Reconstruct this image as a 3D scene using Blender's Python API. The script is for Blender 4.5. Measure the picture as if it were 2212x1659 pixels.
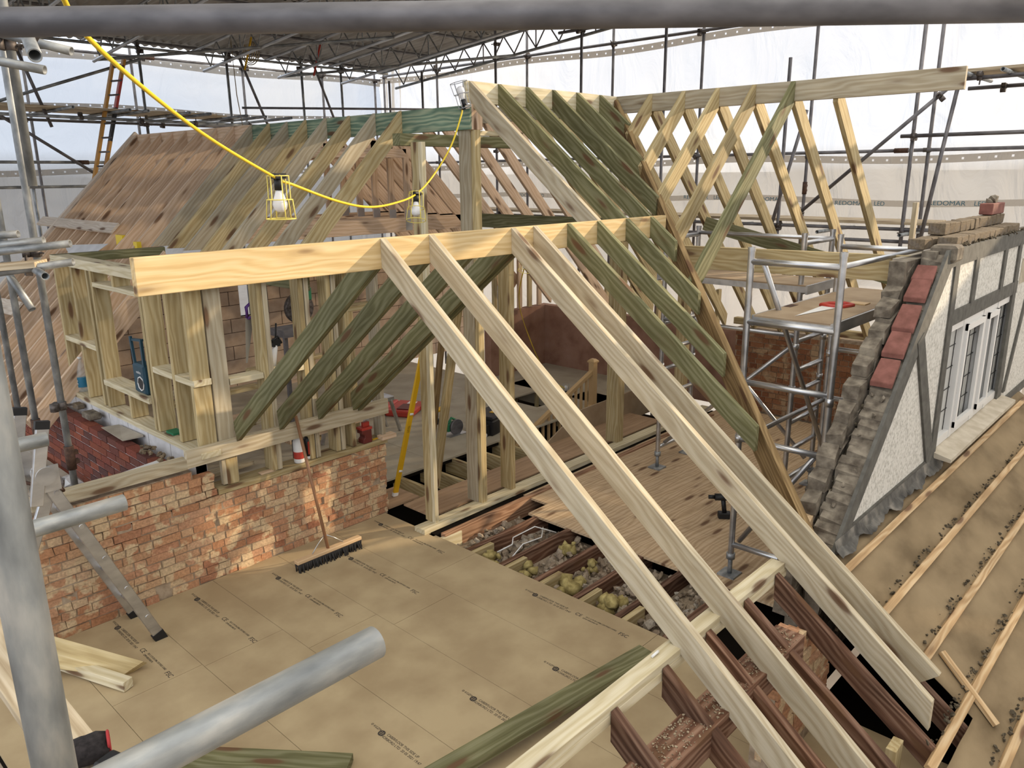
import bpy, bmesh, math, random
from mathutils import Vector as V, Matrix
random.seed(7)
S = bpy.context.scene
for o in list(bpy.data.objects): bpy.data.objects.remove(o)
C = S.collection
# ------------------------------------------------------------------ camera, sky, sun, exposure
cd = bpy.data.cameras.new('camera'); cam = bpy.data.objects.new('camera', cd); C.objects.link(cam)
cd.sensor_width = 36.0; cd.lens = 36.0*1685/2212; cd.clip_start = 0.05; cd.clip_end = 400
ax, ay = V((0.6818,-0.7314,-0.0094)), V((0.1961,0.1702,0.9657))
ax.normalize(); ay = (ay-ax*ay.dot(ax)).normalized(); az = ax.cross(ay)
m = Matrix.Identity(4)
for i in range(3): m[i][0], m[i][1], m[i][2] = ax[i], ay[i], az[i]
m.translation = (0,0,3.24); cam.matrix_world = m
S.camera = cam
S.view_settings.view_transform = 'Standard'; S.view_settings.look = 'None'
S.view_settings.gamma = 1.0; S.view_settings.use_curve_mapping = False
S.view_settings.exposure = 1.4
SUN = V((-2.03,1.0,-0.6)).normalized()
w = bpy.data.worlds.new('sky'); S.world = w; w.use_nodes = True
nt = w.node_tree; nt.nodes.clear()
out = nt.nodes.new('ShaderNodeOutputWorld'); bg = nt.nodes.new('ShaderNodeBackground')
tcw = nt.nodes.new('ShaderNodeTexCoord'); sep = nt.nodes.new('ShaderNodeSeparateXYZ'); nt.links.new(tcw.outputs['Generated'], sep.inputs[0])
sky = nt.nodes.new('ShaderNodeValToRGB'); ee = sky.color_ramp.elements; ee.new(0.5); ee.new(0.6)
for el, (p, c) in zip(ee, ((0.0,(0.06,0.055,0.05,1)),(0.03,(0.66,0.76,0.90,1)),(0.30,(0.56,0.64,0.78,1)),(0.75,(0.66,0.63,0.56,1)))): el.position = p; el.color = c
nt.links.new(sep.outputs[2], sky.inputs[0])
cn = nt.nodes.new('ShaderNodeTexNoise'); cn.inputs['Scale'].default_value = 3.0; cn.inputs['Detail'].default_value = 7; cn.inputs['Distortion'].default_value = 0.6
crw = nt.nodes.new('ShaderNodeValToRGB'); crw.color_ramp.elements[0].position = 0.46; crw.color_ramp.elements[1].position = 0.66
mixw = nt.nodes.new('ShaderNodeMixRGB'); mixw.inputs[2].default_value = (0.92,0.90,0.87,1)
nt.links.new(tcw.outputs['Generated'], cn.inputs['Vector']); nt.links.new(cn.outputs['Fac'], crw.inputs[0])
mulw = nt.nodes.new('ShaderNodeMath'); mulw.operation = 'MULTIPLY'; gz = nt.nodes.new('ShaderNodeMath'); gz.operation = 'GREATER_THAN'; gz.inputs[1].default_value = 0.0
nt.links.new(sep.outputs[2], gz.inputs[0]); nt.links.new(gz.outputs[0], mulw.inputs[0]); nt.links.new(crw.outputs[0], mulw.inputs[1])
nt.links.new(mulw.outputs[0], mixw.inputs[0]); nt.links.new(sky.outputs[0], mixw.inputs[1])
nt.links.new(mixw.outputs[0], bg.inputs[0]); bg.inputs[1].default_value = 1.0
nt.links.new(bg.outputs[0], out.inputs[0])
sl = bpy.data.lights.new('sun','SUN'); so = bpy.data.objects.new('sun', sl); C.objects.link(so)
sl.energy = 1.9; sl.color = (1.0,0.80,0.55); sl.angle = math.radians(0.9)
so.matrix_world = Matrix.Translation((12,-8,9)) @ SUN.to_track_quat('-Z','Y').to_matrix().to_4x4()

# ------------------------------------------------------------------ materials
def newmat(name):
    mt = bpy.data.materials.new(name); mt.use_nodes = True
    n = mt.node_tree.nodes; n.clear()
    o = n.new('ShaderNodeOutputMaterial'); b = n.new('ShaderNodeBsdfPrincipled')
    mt.node_tree.links.new(b.outputs[0], o.inputs[0]); return mt, mt.node_tree, b, o
def ramp(nt, stops):
    r = nt.nodes.new('ShaderNodeValToRGB'); e = r.color_ramp.elements
    while len(e) < len(stops): e.new(0.5)
    for i, (p, c) in enumerate(stops): e[i].position = p; e[i].color = (*c,1) if len(c)==3 else c
    return r
def node(nt, t, **k):
    n = nt.nodes.new(t)
    for a, v in k.items():
        if a in n.inputs: n.inputs[a].default_value = v
        else: setattr(n, a, v)
    return n
def ocoord(nt, scale, rnd=40.0):
    L = nt.links; tc = node(nt,'ShaderNodeTexCoord'); oi = node(nt,'ShaderNodeObjectInfo')
    mu = node(nt,'ShaderNodeMath', operation='MULTIPLY'); mu.inputs[1].default_value = rnd
    L.new(oi.outputs['Random'], mu.inputs[0])
    ad = node(nt,'ShaderNodeVectorMath', operation='ADD'); L.new(tc.outputs['Object'], ad.inputs[0]); L.new(mu.outputs[0], ad.inputs[1])
    ms = node(nt,'ShaderNodeVectorMath', operation='MULTIPLY'); ms.inputs[1].default_value = scale
    L.new(ad.outputs[0], ms.inputs[0]); return ms, oi, ad
def wood(name, dark, mid, light, knot=(0.12,0.06,0.03), rough=0.75, var=0.25, knots=True):
    mt, nt, b, o = newmat(name); L = nt.links
    st, oi, base = ocoord(nt, (0.55,16,16))
    dn = node(nt,'ShaderNodeTexNoise', Scale=1.3, Detail=2.0)
    l2 = node(nt,'ShaderNodeVectorMath', operation='MULTIPLY'); l2.inputs[1].default_value = (1.2,5,5)
    L.new(base.outputs[0], l2.inputs[0]); L.new(l2.outputs[0], dn.inputs['Vector'])
    sc = node(nt,'ShaderNodeVectorMath', operation='SCALE'); sc.inputs['Scale'].default_value = 1.6
    L.new(dn.outputs['Color'], sc.inputs[0])
    ad = node(nt,'ShaderNodeVectorMath', operation='ADD'); L.new(st.outputs[0], ad.inputs[0]); L.new(sc.outputs[0], ad.inputs[1])
    wv = node(nt,'ShaderNodeTexWave', Scale=0.9, Distortion=6.0, Detail=2.0, **{'Detail Scale':0.7}); wv.bands_direction = 'DIAGONAL'
    L.new(ad.outputs[0], wv.inputs['Vector'])
    fn = node(nt,'ShaderNodeTexNoise', Scale=1.0, Detail=3.0)
    l3 = node(nt,'ShaderNodeVectorMath', operation='MULTIPLY'); l3.inputs[1].default_value = (2.5,110,110)
    L.new(base.outputs[0], l3.inputs[0]); L.new(l3.outputs[0], fn.inputs['Vector'])
    mx = node(nt,'ShaderNodeMath', operation='MULTIPLY_ADD'); mx.inputs[1].default_value = 0.38
    ml = node(nt,'ShaderNodeMath', operation='MULTIPLY'); ml.inputs[1].default_value = 0.62
    L.new(fn.outputs['Fac'], ml.inputs[0]); L.new(wv.outputs['Fac'], mx.inputs[0]); L.new(ml.outputs[0], mx.inputs[2])
    cr = ramp(nt, [(0.25,light),(0.52,mid),(0.85,dark)]); L.new(mx.outputs[0], cr.inputs[0])
    col = cr.outputs[0]
    # blotches of treatment
    bn = node(nt,'ShaderNodeTexNoise', Scale=1.0, Detail=3.0)
    l4 = node(nt,'ShaderNodeVectorMath', operation='MULTIPLY'); l4.inputs[1].default_value = (2.2,7,7)
    L.new(base.outputs[0], l4.inputs[0]); L.new(l4.outputs[0], bn.inputs['Vector'])
    hs = node(nt,'ShaderNodeHueSaturation'); L.new(col, hs.inputs['Color'])
    mr = node(nt,'ShaderNodeMapRange'); mr.inputs[1].default_value=0.3; mr.inputs[2].default_value=0.7; mr.inputs[3].default_value = 1-var*0.6; mr.inputs[4].default_value = 1+var*0.5
    L.new(bn.outputs['Fac'], mr.inputs[0])
    m2 = node(nt,'ShaderNodeMapRange'); m2.inputs[3].default_value = 1-var*0.5; m2.inputs[4].default_value = 1+var*0.5
    L.new(oi.outputs['Random'], m2.inputs[0])
    mm = node(nt,'ShaderNodeMath', operation='MULTIPLY'); L.new(mr.outputs[0], mm.inputs[0]); L.new(m2.outputs[0], mm.inputs[1])
    L.new(mm.outputs[0], hs.inputs['Value']); col = hs.outputs[0]
    if knots:
        vk = node(nt,'ShaderNodeTexVoronoi', Scale=1.0, Randomness=1.0)
        l5 = node(nt,'ShaderNodeVectorMath', operation='MULTIPLY'); l5.inputs[1].default_value = (2.1,8.5,8.5)
        L.new(base.outputs[0], l5.inputs[0]); L.new(l5.outputs[0], vk.inputs['Vector'])
        kr = ramp(nt, [(0.0,(1,1,1)),(0.15,(0.85,0.85,0.85)),(0.22,(0.2,0.2,0.2)),(0.34,(0,0,0))]); L.new(vk.outputs['Distance'], kr.inputs[0])
        mk_ = node(nt,'ShaderNodeMixRGB'); L.new(kr.outputs[0], mk_.inputs[0]); L.new(col, mk_.inputs[1]); mk_.inputs[2].default_value = (*knot,1); col = mk_.outputs[0]
    L.new(col, b.inputs['Base Color']); b.inputs['Roughness'].default_value = rough
    b.inputs['Specular IOR Level'].default_value = 0.25
    bp = node(nt,'ShaderNodeBump', Strength=0.25, Distance=0.003); L.new(mx.outputs[0], bp.inputs['Height']); L.new(bp.outputs[0], b.inputs['Normal'])
    return mt
def noisy(name, c0, c1, scale=8, rough=0.8, metal=0.0, bump=0.0, detail=6, spec=0.3, stretch=(1,1,1), c2=None, bd=0.01):
    mt, nt, b, o = newmat(name); L = nt.links
    st, oi, base = ocoord(nt, stretch)
    n = node(nt,'ShaderNodeTexNoise', Scale=scale, Detail=detail); L.new(st.outputs[0], n.inputs['Vector'])
    cr = ramp(nt, [(0.35,c0),(0.65,c1)] if c2 is None else [(0.3,c0),(0.5,c1),(0.68,c2)]); L.new(n.outputs['Fac'], cr.inputs[0])
    L.new(cr.outputs[0], b.inputs['Base Color']); b.inputs['Roughness'].default_value = rough
    b.inputs['Metallic'].default_value = metal; b.inputs['Specular IOR Level'].default_value = spec
    if bump:
        bp = node(nt,'ShaderNodeBump', Strength=bump, Distance=bd); L.new(n.outputs['Fac'], bp.inputs['Height']); L.new(bp.outputs[0], b.inputs['Normal'])
    return mt
def plain(name, c, rough=0.6, metal=0.0, spec=0.4):
    mt, nt, b, o = newmat(name); b.inputs['Base Color'].default_value = (*c,1)
    b.inputs['Roughness'].default_value = rough; b.inputs['Metallic'].default_value = metal
    b.inputs['Specular IOR Level'].default_value = spec; return mt
M = {}
M['pale'] = wood('treated_pale', (0.33,0.265,0.17),(0.42,0.355,0.245),(0.48,0.42,0.31), var=0.2)
M['stud'] = wood('treated_stud', (0.31,0.225,0.10),(0.42,0.325,0.165),(0.49,0.40,0.23), var=0.25)
M['cream'] = wood('treated_cream', (0.48,0.40,0.24),(0.58,0.50,0.33),(0.64,0.57,0.41), var=0.15)
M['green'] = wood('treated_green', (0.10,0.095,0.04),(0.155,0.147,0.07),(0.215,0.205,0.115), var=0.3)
M['teal'] = wood('treated_teal', (0.06,0.11,0.08),(0.17,0.235,0.16),(0.30,0.33,0.22), var=0.5)
M['ridge'] = wood('ridge_yellow', (0.50,0.34,0.15),(0.60,0.44,0.22),(0.65,0.50,0.28), var=0.12)
M['planed'] = wood('planed_spruce', (0.50,0.34,0.21),(0.60,0.43,0.29),(0.66,0.50,0.36), var=0.15)
M['white_wood'] = wood('planed_edge', (0.50,0.40,0.30),(0.60,0.50,0.40),(0.66,0.58,0.48), var=0.15)
M['old'] = wood('old_dark', (0.05,0.022,0.012),(0.12,0.058,0.034),(0.20,0.12,0.08), var=0.5)
M['oldpink'] = wood('old_joist', (0.13,0.065,0.035),(0.24,0.13,0.075),(0.34,0.21,0.13), var=0.4)
M['batten'] = wood('batten', (0.34,0.21,0.10),(0.48,0.32,0.165),(0.57,0.42,0.25))
M['valley'] = wood('valley_brown', (0.12,0.07,0.03),(0.20,0.13,0.055),(0.28,0.19,0.09), var=0.3)
M['board'] = wood('scaffold_board', (0.30,0.22,0.13),(0.45,0.36,0.24),(0.55,0.46,0.33))
M['pine'] = plain('stair_pine', (0.52,0.35,0.17), 0.5)
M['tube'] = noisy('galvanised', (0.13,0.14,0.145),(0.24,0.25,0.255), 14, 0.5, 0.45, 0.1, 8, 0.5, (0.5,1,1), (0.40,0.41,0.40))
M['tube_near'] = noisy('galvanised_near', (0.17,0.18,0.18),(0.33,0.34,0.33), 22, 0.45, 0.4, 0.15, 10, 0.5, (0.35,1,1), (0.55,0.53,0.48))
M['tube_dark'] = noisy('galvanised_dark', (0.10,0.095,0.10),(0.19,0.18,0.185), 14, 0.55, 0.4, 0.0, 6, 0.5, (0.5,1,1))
M['alu'] = noisy('aluminium', (0.42,0.42,0.43),(0.62,0.62,0.62), 10, 0.36, 0.9, 0.05, 6, 0.5, (0.4,1,1))
M['rust'] = noisy('coupler', (0.05,0.04,0.035),(0.15,0.13,0.12), 30, 0.6, 0.5)
M['rust2'] = noisy('rusty_sleeve', (0.05,0.028,0.02),(0.11,0.06,0.04), 30, 0.75, 0.2)
M['chip'] = noisy('chipboard', (0.33,0.245,0.14),(0.425,0.33,0.195), 3.0, 0.7, 0, 0.0, 12, 0.3)
M['chipgrey'] = noisy('chipboard_far', (0.35,0.30,0.22),(0.44,0.39,0.30), 3.0, 0.7, 0, 0.0, 10, 0.3)
M['ply'] = noisy('plywood', (0.30,0.19,0.11),(0.42,0.28,0.17), 3, 0.7, 0, 0, 8, 0.3, (0.5,6,6))
M['plyplat'] = noisy('platform_ply', (0.27,0.19,0.115),(0.36,0.27,0.175), 4, 0.7, 0, 0, 8, 0.3)
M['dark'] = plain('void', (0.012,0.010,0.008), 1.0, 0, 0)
M['mortar'] = noisy('mortar', (0.26,0.19,0.125),(0.42,0.33,0.235), 18, 0.95, 0, 0.6)
M['greymortar'] = noisy('grey_mortar', (0.075,0.06,0.045),(0.155,0.13,0.10), 14, 0.95, 0, 0.8, c2=(0.25,0.215,0.165))
M['moss'] = noisy('cavity_debris', (0.045,0.035,0.022),(0.13,0.105,0.07), 30, 1.0, 0, 1.0)
def brickmat(name, cols, cream=None, cscale=9.0, camt=0.55, rough=0.9):
    mt, nt, b, o = newmat(name); L = nt.links
    g = node(nt,'ShaderNodeNewGeometry'); cr = ramp(nt, [(i/max(1,len(cols)-1), c) for i, c in enumerate(cols)])
    cr.color_ramp.interpolation = 'LINEAR'; L.new(g.outputs['Random Per Island'], cr.inputs[0]); col = cr.outputs[0]
    tc = node(nt,'ShaderNodeTexCoord')
    n = node(nt,'ShaderNodeTexNoise', Scale=cscale, Detail=4.0); L.new(tc.outputs['Object'], n.inputs['Vector'])
    if cream:
        r2 = ramp(nt, [(camt-0.02,(0,0,0)),(camt+0.04,(1,1,1))]); L.new(n.outputs['Fac'], r2.inputs[0])
        mx = node(nt,'ShaderNodeMixRGB'); L.new(r2.outputs[0], mx.inputs[0]); L.new(col, mx.inputs[1]); mx.inputs[2].default_value = (*cream,1); col = mx.outputs[0]
    n2 = node(nt,'ShaderNodeTexNoise', Scale=60.0, Detail=6.0); L.new(tc.outputs['Object'], n2.inputs['Vector'])
    hs = node(nt,'ShaderNodeHueSaturation'); mr = node(nt,'ShaderNodeMapRange'); mr.inputs[1].default_value=.3; mr.inputs[2].default_value=.7; mr.inputs[3].default_value = 0.75; mr.inputs[4].default_value = 1.2
    L.new(n2.outputs['Fac'], mr.inputs[0]); L.new(mr.outputs[0], hs.inputs['Value']); L.new(col, hs.inputs['Color'])
    L.new(hs.outputs[0], b.inputs['Base Color']); b.inputs['Roughness'].default_value = rough; b.inputs['Specular IOR Level'].default_value = 0.15
    bp = node(nt,'ShaderNodeBump', Strength=0.5, Distance=0.004); L.new(n2.outputs['Fac'], bp.inputs['Height']); L.new(bp.outputs[0], b.inputs['Normal'])
    return mt
M['brick'] = brickmat('old_orange_brick', [(0.40,0.19,0.10),(0.47,0.26,0.14),(0.34,0.15,0.085),(0.52,0.33,0.19),(0.43,0.21,0.12),(0.55,0.40,0.25)], (0.56,0.41,0.25), 7.0, 0.53)
M['redbrick'] = brickmat('dark_red_brick', [(0.17,0.055,0.035),(0.24,0.075,0.045),(0.09,0.045,0.04),(0.21,0.06,0.04),(0.13,0.05,0.04)])
M['farbrick'] = brickmat('far_brick', [(0.20,0.085,0.04),(0.28,0.13,0.065),(0.16,0.06,0.03),(0.33,0.19,0.10)], (0.36,0.24,0.14), 5.0, 0.58)
M['stack'] = brickmat('stacked_brick', [(0.17,0.125,0.08),(0.24,0.18,0.115),(0.11,0.085,0.06),(0.28,0.215,0.14)], (0.16,0.13,0.10), 16.0, 0.56)
M['block'] = noisy('white_block', (0.55,0.53,0.52),(0.64,0.62,0.61), 12, 0.95, 0, 0.2)
M['tanblock'] = noisy('tan_block', (0.42,0.31,0.22),(0.50,0.38,0.28), 8, 0.95, 0, 0.2)
M['plaster'] = noisy('pink_plaster', (0.22,0.115,0.075),(0.30,0.165,0.11), 4, 0.9, 0, 0.5, 8, 0.2, c2=(0.34,0.20,0.14), bd=0.02)
M['render'] = noisy('white_render', (0.40,0.385,0.345),(0.62,0.60,0.55), 45, 0.95, 0, 0.5, 6, 0.2, c2=(0.70,0.68,0.63), bd=0.006)
M['strip'] = noisy('dark_grey_paint', (0.085,0.08,0.07),(0.125,0.12,0.105), 14, 0.85, 0, 0.3)
M['redtile'] = noisy('red_tile', (0.16,0.065,0.05),(0.24,0.10,0.08), 14, 0.9, 0, 0.3)
M['felt'] = noisy('roof_felt', (0.14,0.10,0.055),(0.225,0.165,0.095), 2.2, 0.9, 0, 0.5, 8, 0.2, (1,1.6,1.6), (0.275,0.205,0.12), 0.03)
M['lead'] = noisy('lead_flashing', (0.04,0.038,0.035),(0.10,0.095,0.085), 9, 0.7, 0.1, 0.6, c2=(0.22,0.20,0.17))
M['upvc'] = plain('white_upvc', (0.66,0.65,0.63), 0.35)
M['sill'] = noisy('sill_cream', (0.42,0.36,0.27),(0.54,0.48,0.38), 9, 0.7)
M['corr'] = noisy('corrugated_steel', (0.25,0.235,0.215),(0.36,0.345,0.325), 3, 0.55, 0.3, 0, 6, 0.4, (2,0.6,1))
M['yellow'] = plain('yellow_cable', (0.72,0.52,0.03), 0.45)
M['yellow2'] = plain('yellow_wire', (0.75,0.62,0.14), 0.45)
M['greywire'] = plain('grey_wire', (0.30,0.31,0.33), 0.5)
M['level'] = plain('level_yellow', (0.62,0.36,0.01), 0.4)
M['black'] = plain('black_plastic', (0.012,0.012,0.013), 0.5)
M['bulb'] = plain('opal_bulb', (0.75,0.74,0.74), 0.3)
M['red'] = plain('red_plastic', (0.42,0.045,0.03), 0.45)
M['maroon'] = plain('dark_red_plastic', (0.13,0.025,0.02), 0.5)
M['blue'] = plain('petrol_blue', (0.012,0.05,0.075), 0.5)
M['white'] = plain('white_plastic', (0.72,0.71,0.69), 0.5)
M['paper'] = noisy('paper', (0.50,0.49,0.48),(0.60,0.59,0.58), 5, 0.9)
M['dirtpaper'] = noisy('dusty_sheet', (0.33,0.29,0.23),(0.43,0.38,0.31), 5, 0.95)
M['purple'] = plain('purple_handle', (0.10,0.035,0.20), 0.5)
M['steel'] = plain('steel_blade', (0.48,0.48,0.48), 0.35, 0.8)
M['labelblue'] = plain('blue_label', (0.02,0.15,0.25), 0.5)
M['leaf_green'] = plain('green_box', (0.02,0.16,0.07), 0.6)
M['wool'] = noisy('mineral_wool', (0.22,0.17,0.06),(0.42,0.34,0.14), 20, 1.0, 0, 1.0)
M['rubble'] = brickmat('rubble_mix', [(0.17,0.13,0.09),(0.28,0.22,0.155),(0.35,0.29,0.22),(0.22,0.16,0.11),(0.40,0.36,0.30)])
M['orange'] = plain('ladder_orange', (0.50,0.25,0.05), 0.6)
M['text'] = plain('printed_ink', (0.035,0.03,0.027), 0.8)
M['bottle'] = None
M['ground'] = noisy('earth', (0.15,0.12,0.09),(0.22,0.18,0.14), 1.0, 1.0)
M['broomwood'] = plain('broom_handle', (0.26,0.13,0.065), 0.5)
M['broomhead'] = plain('broom_stock', (0.55,0.38,0.22), 0.6)
M['bristle'] = plain('bristles', (0.03,0.027,0.025), 0.9)
M['glove'] = noisy('black_fabric', (0.012,0.010,0.010),(0.03,0.025,0.025), 60, 0.95)
M['glovered'] = plain('red_trim', (0.35,0.03,0.03), 0.8)
M['rope'] = plain('rope', (0.32,0.26,0.16), 0.9)
def glassmat(name, col, rough=0.02, alpha=0.25):
    mt, nt, b, o = newmat(name); b.inputs['Base Color'].default_value = (*col,1); b.inputs['Roughness'].default_value = rough
    b.inputs['Specular IOR Level'].default_value = 0.8
    t = node(nt,'ShaderNodeBsdfTransparent'); mx = node(nt,'ShaderNodeMixShader'); mx.inputs[0].default_value = alpha
    nt.links.new(t.outputs[0], mx.inputs[1]); nt.links.new(b.outputs[0], mx.inputs[2]); nt.links.new(mx.outputs[0], o.inputs[0]); return mt
M['bottle'] = glassmat('clear_bottle', (0.7,0.75,0.75), 0.05, 0.25)
M['pane'] = glassmat('window_pane', (0.58,0.58,0.55), 0.03, 0.9)  # pale base colour stands in for the sheeting's reflection in the glass
def sheetmat(name, col, tr=0.25, tl=0.6):
    mt, nt, b, o = newmat(name); L = nt.links
    d = node(nt,'ShaderNodeBsdfDiffuse'); t = node(nt,'ShaderNodeBsdfTranslucent'); p = node(nt,'ShaderNodeBsdfTransparent')
    for x in (d,t): x.inputs[0].default_value = (*col,1)
    p.inputs[0].default_value = (0.96,0.97,1.0,1)
    tc = node(nt,'ShaderNodeTexCoord'); n = node(nt,'ShaderNodeTexNoise', Scale=1.6, Detail=5.0, Distortion=1.2)
    mp = node(nt,'ShaderNodeMapping'); mp.inputs['Scale'].default_value = (1.0,1.0,0.45); L.new(tc.outputs['Object'], mp.inputs[0]); L.new(mp.outputs[0], n.inputs['Vector'])
    bp = node(nt,'ShaderNodeBump', Strength=0.8, Distance=0.15); L.new(n.outputs['Fac'], bp.inputs['Height'])
    for x in (d,t): L.new(bp.outputs[0], x.inputs['Normal'])
    m1 = node(nt,'ShaderNodeMixShader'); m1.inputs[0].default_value = tl; L.new(d.outputs[0], m1.inputs[1]); L.new(t.outputs[0], m1.inputs[2])
    m2 = node(nt,'ShaderNodeMixShader'); m2.inputs[0].default_value = tr; L.new(m1.outputs[0], m2.inputs[1]); L.new(p.outputs[0], m2.inputs[2])
    L.new(m2.outputs[0], o.inputs[0]); return mt
M['sheet'] = sheetmat('white_sheeting', (0.45,0.45,0.45), 0.24, 0.64)
M['sheet_screen'] = sheetmat('sun_screen_sheeting', (0.6,0.6,0.6), 0.05, 0.6)  # for the added sheets out of view that hold back the sun
M['band'] = sheetmat('sheeting_band', (0.40,0.37,0.33), 0.05, 0.55)
M['bandblue'] = sheetmat('sheeting_print', (0.14,0.30,0.38), 0.05, 0.5)

# ------------------------------------------------------------------ helpers
W = {}
def frame(p0, p1, up=(0,0,1)):
    p0, p1 = V(p0), V(p1); x = (p1-p0).normalized(); u = V(up)
    z = u - x*u.dot(x)
    if z.length < 1e-4: u = V((0,1,0)); z = u - x*u.dot(x)
    z.normalize(); y = z.cross(x); m = Matrix.Identity(4)
    for i in range(3): m[i][0], m[i][1], m[i][2] = x[i], y[i], z[i]
    m.translation = p0; return m
def tag(o, label=None, cat=None, group=None, kind=None):
    if label: o['label'] = label
    if cat: o['category'] = cat
    if group: o['group'] = group
    if kind: o['kind'] = kind
    return o
def link(name, data, Mx=None, parent=None, label=None, cat=None, group=None, kind=None):
    o = bpy.data.objects.new(name, data); C.objects.link(o)
    Mx = Mx if Mx is not None else Matrix.Identity(4)
    if parent is not None:
        o.parent = parent; o.matrix_parent_inverse = W[parent.name].inverted(); o.matrix_basis = Mx
    else: o.matrix_world = Mx
    W[o.name] = Mx.copy()
    return tag(o, label, cat, group, kind)
def empty(name, loc, label, cat, group=None, kind=None):
    o = link(name, None, Matrix.Translation(loc), None, label, cat, group, kind); o.empty_display_size = 0.1; return o
class MB:
    def __init__(s): s.bm = bmesh.new()
    def quadbox(s, pts, mi=0):
        vs = [s.bm.verts.new(p) for p in pts]
        for f in ((0,3,2,1),(4,5,6,7),(0,1,5,4),(1,2,6,5),(2,3,7,6),(3,0,4,7)):
            s.bm.faces.new([vs[i] for i in f]).material_index = mi
        return vs
    def box(s, a, b, mi=0):
        x0,y0,z0 = a; x1,y1,z1 = b
        if x0>x1: x0,x1=x1,x0
        if y0>y1: y0,y1=y1,y0
        if z0>z1: z0,z1=z1,z0
        return s.quadbox([(x0,y0,z0),(x1,y0,z0),(x1,y1,z0),(x0,y1,z0),(x0,y0,z1),(x1,y0,z1),(x1,y1,z1),(x0,y1,z1)], mi)
    def prism(s, poly, ext, mi=0):
        e = V(ext); a = [s.bm.verts.new(V(p)) for p in poly]; b = [s.bm.verts.new(V(p)+e) for p in poly]; n = len(poly)
        s.bm.faces.new(a[::-1]).material_index = mi; s.bm.faces.new(b).material_index = mi
        for i in range(n): s.bm.faces.new((a[i],a[(i+1)%n],b[(i+1)%n],b[i])).material_index = mi
    def beam(s, p0, p1, w, d, up=(0,0,1), mi=0, c0=0, c1=0):
        m = frame(p0,p1,up); L = (V(p1)-V(p0)).length
        pts = [(c0,-w/2,-d),(L+c1,-w/2,-d),(L+c1,w/2,-d),(c0,w/2,-d),(0,-w/2,0),(L,-w/2,0),(L,w/2,0),(0,w/2,0)]
        s.quadbox([m@V(p) for p in pts], mi)
    def cyl(s, p0, p1, r0, r1=None, n=12, mi=0, caps=True):
        r1 = r0 if r1 is None else r1; m = frame(p0,p1); L = (V(p1)-V(p0)).length
        A=[];B=[]
        for i in range(n):
            t = 2*math.pi*i/n; c,sn = math.cos(t), math.sin(t)
            A.append(s.bm.verts.new(m@V((0,r0*c,r0*sn)))); B.append(s.bm.verts.new(m@V((L,r1*c,r1*sn))))
        for i in range(n):
            f = s.bm.faces.new((A[i],B[i],B[(i+1)%n],A[(i+1)%n])); f.smooth = True; f.material_index = mi
        if caps: s.bm.faces.new(A[::-1]).material_index = mi; s.bm.faces.new(B).material_index = mi
    def path(s, pts, r, n=8, mi=0):
        pts = [V(p) for p in pts]; rings = []
        for i, p in enumerate(pts):
            t = (pts[min(i+1,len(pts)-1)]-pts[max(i-1,0)]).normalized()
            m = frame(p, p+t); rings.append([s.bm.verts.new(m@V((0,r*math.cos(2*math.pi*k/n),r*math.sin(2*math.pi*k/n)))) for k in range(n)])
        # align rings
        for a, b in zip(rings, rings[1:]):
            for k in range(n):
                f = s.bm.faces.new((a[k],b[k],b[(k+1)%n],a[(k+1)%n])); f.smooth = True; f.material_index = mi
        s.bm.faces.new(rings[0][::-1]); s.bm.faces.new(rings[-1])
    def lathe(s, prof, c=(0,0,0), n=20, mi=0):
        c = V(c); R=[]
        for r,z in prof: R.append([s.bm.verts.new(c+V((r*math.cos(2*math.pi*k/n), r*math.sin(2*math.pi*k/n), z))) for k in range(n)])
        for a,b in zip(R,R[1:]):
            for k in range(n):
                f = s.bm.faces.new((a[k],a[(k+1)%n],b[(k+1)%n],b[k])); f.smooth=True; f.material_index=mi
        s.bm.faces.new(R[0][::-1]); s.bm.faces.new(R[-1])
    def ring(s, c, axis, R, r, n=24, k=6, mi=0):
        c = V(c); m = frame(c, c+V(axis)); pts = [m@V((0,R*math.cos(2*math.pi*i/n),R*math.sin(2*math.pi*i/n))) for i in range(n+1)]
        s.path(pts, r, k, mi)
    def build(s, name, mats, Mx=None, parent=None, label=None, cat=None, group=None, kind=None, bevel=0, smooth=False, local=False):
        bmesh.ops.recalc_face_normals(s.bm, faces=s.bm.faces[:])
        if bevel: bmesh.ops.bevel(s.bm, geom=s.bm.edges[:], offset=bevel, segments=1, affect='EDGES', clamp_overlap=True)
        if Mx is not None and not local:
            bmesh.ops.transform(s.bm, matrix=Mx.inverted(), verts=s.bm.verts[:])
        me = bpy.data.meshes.new(name); s.bm.to_mesh(me); s.bm.free()
        for mt in (mats if isinstance(mats,(list,tuple)) else [mats]): me.materials.append(mt if not isinstance(mt,str) else M[mt])
        if smooth:
            for p in me.polygons: p.use_smooth = True
        return link(name, me, Mx, parent, label, cat, group, kind)
ORD = ['first','second','third','fourth','fifth','sixth','seventh','eighth','ninth','tenth','eleventh','twelfth','thirteenth','fourteenth']

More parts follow.
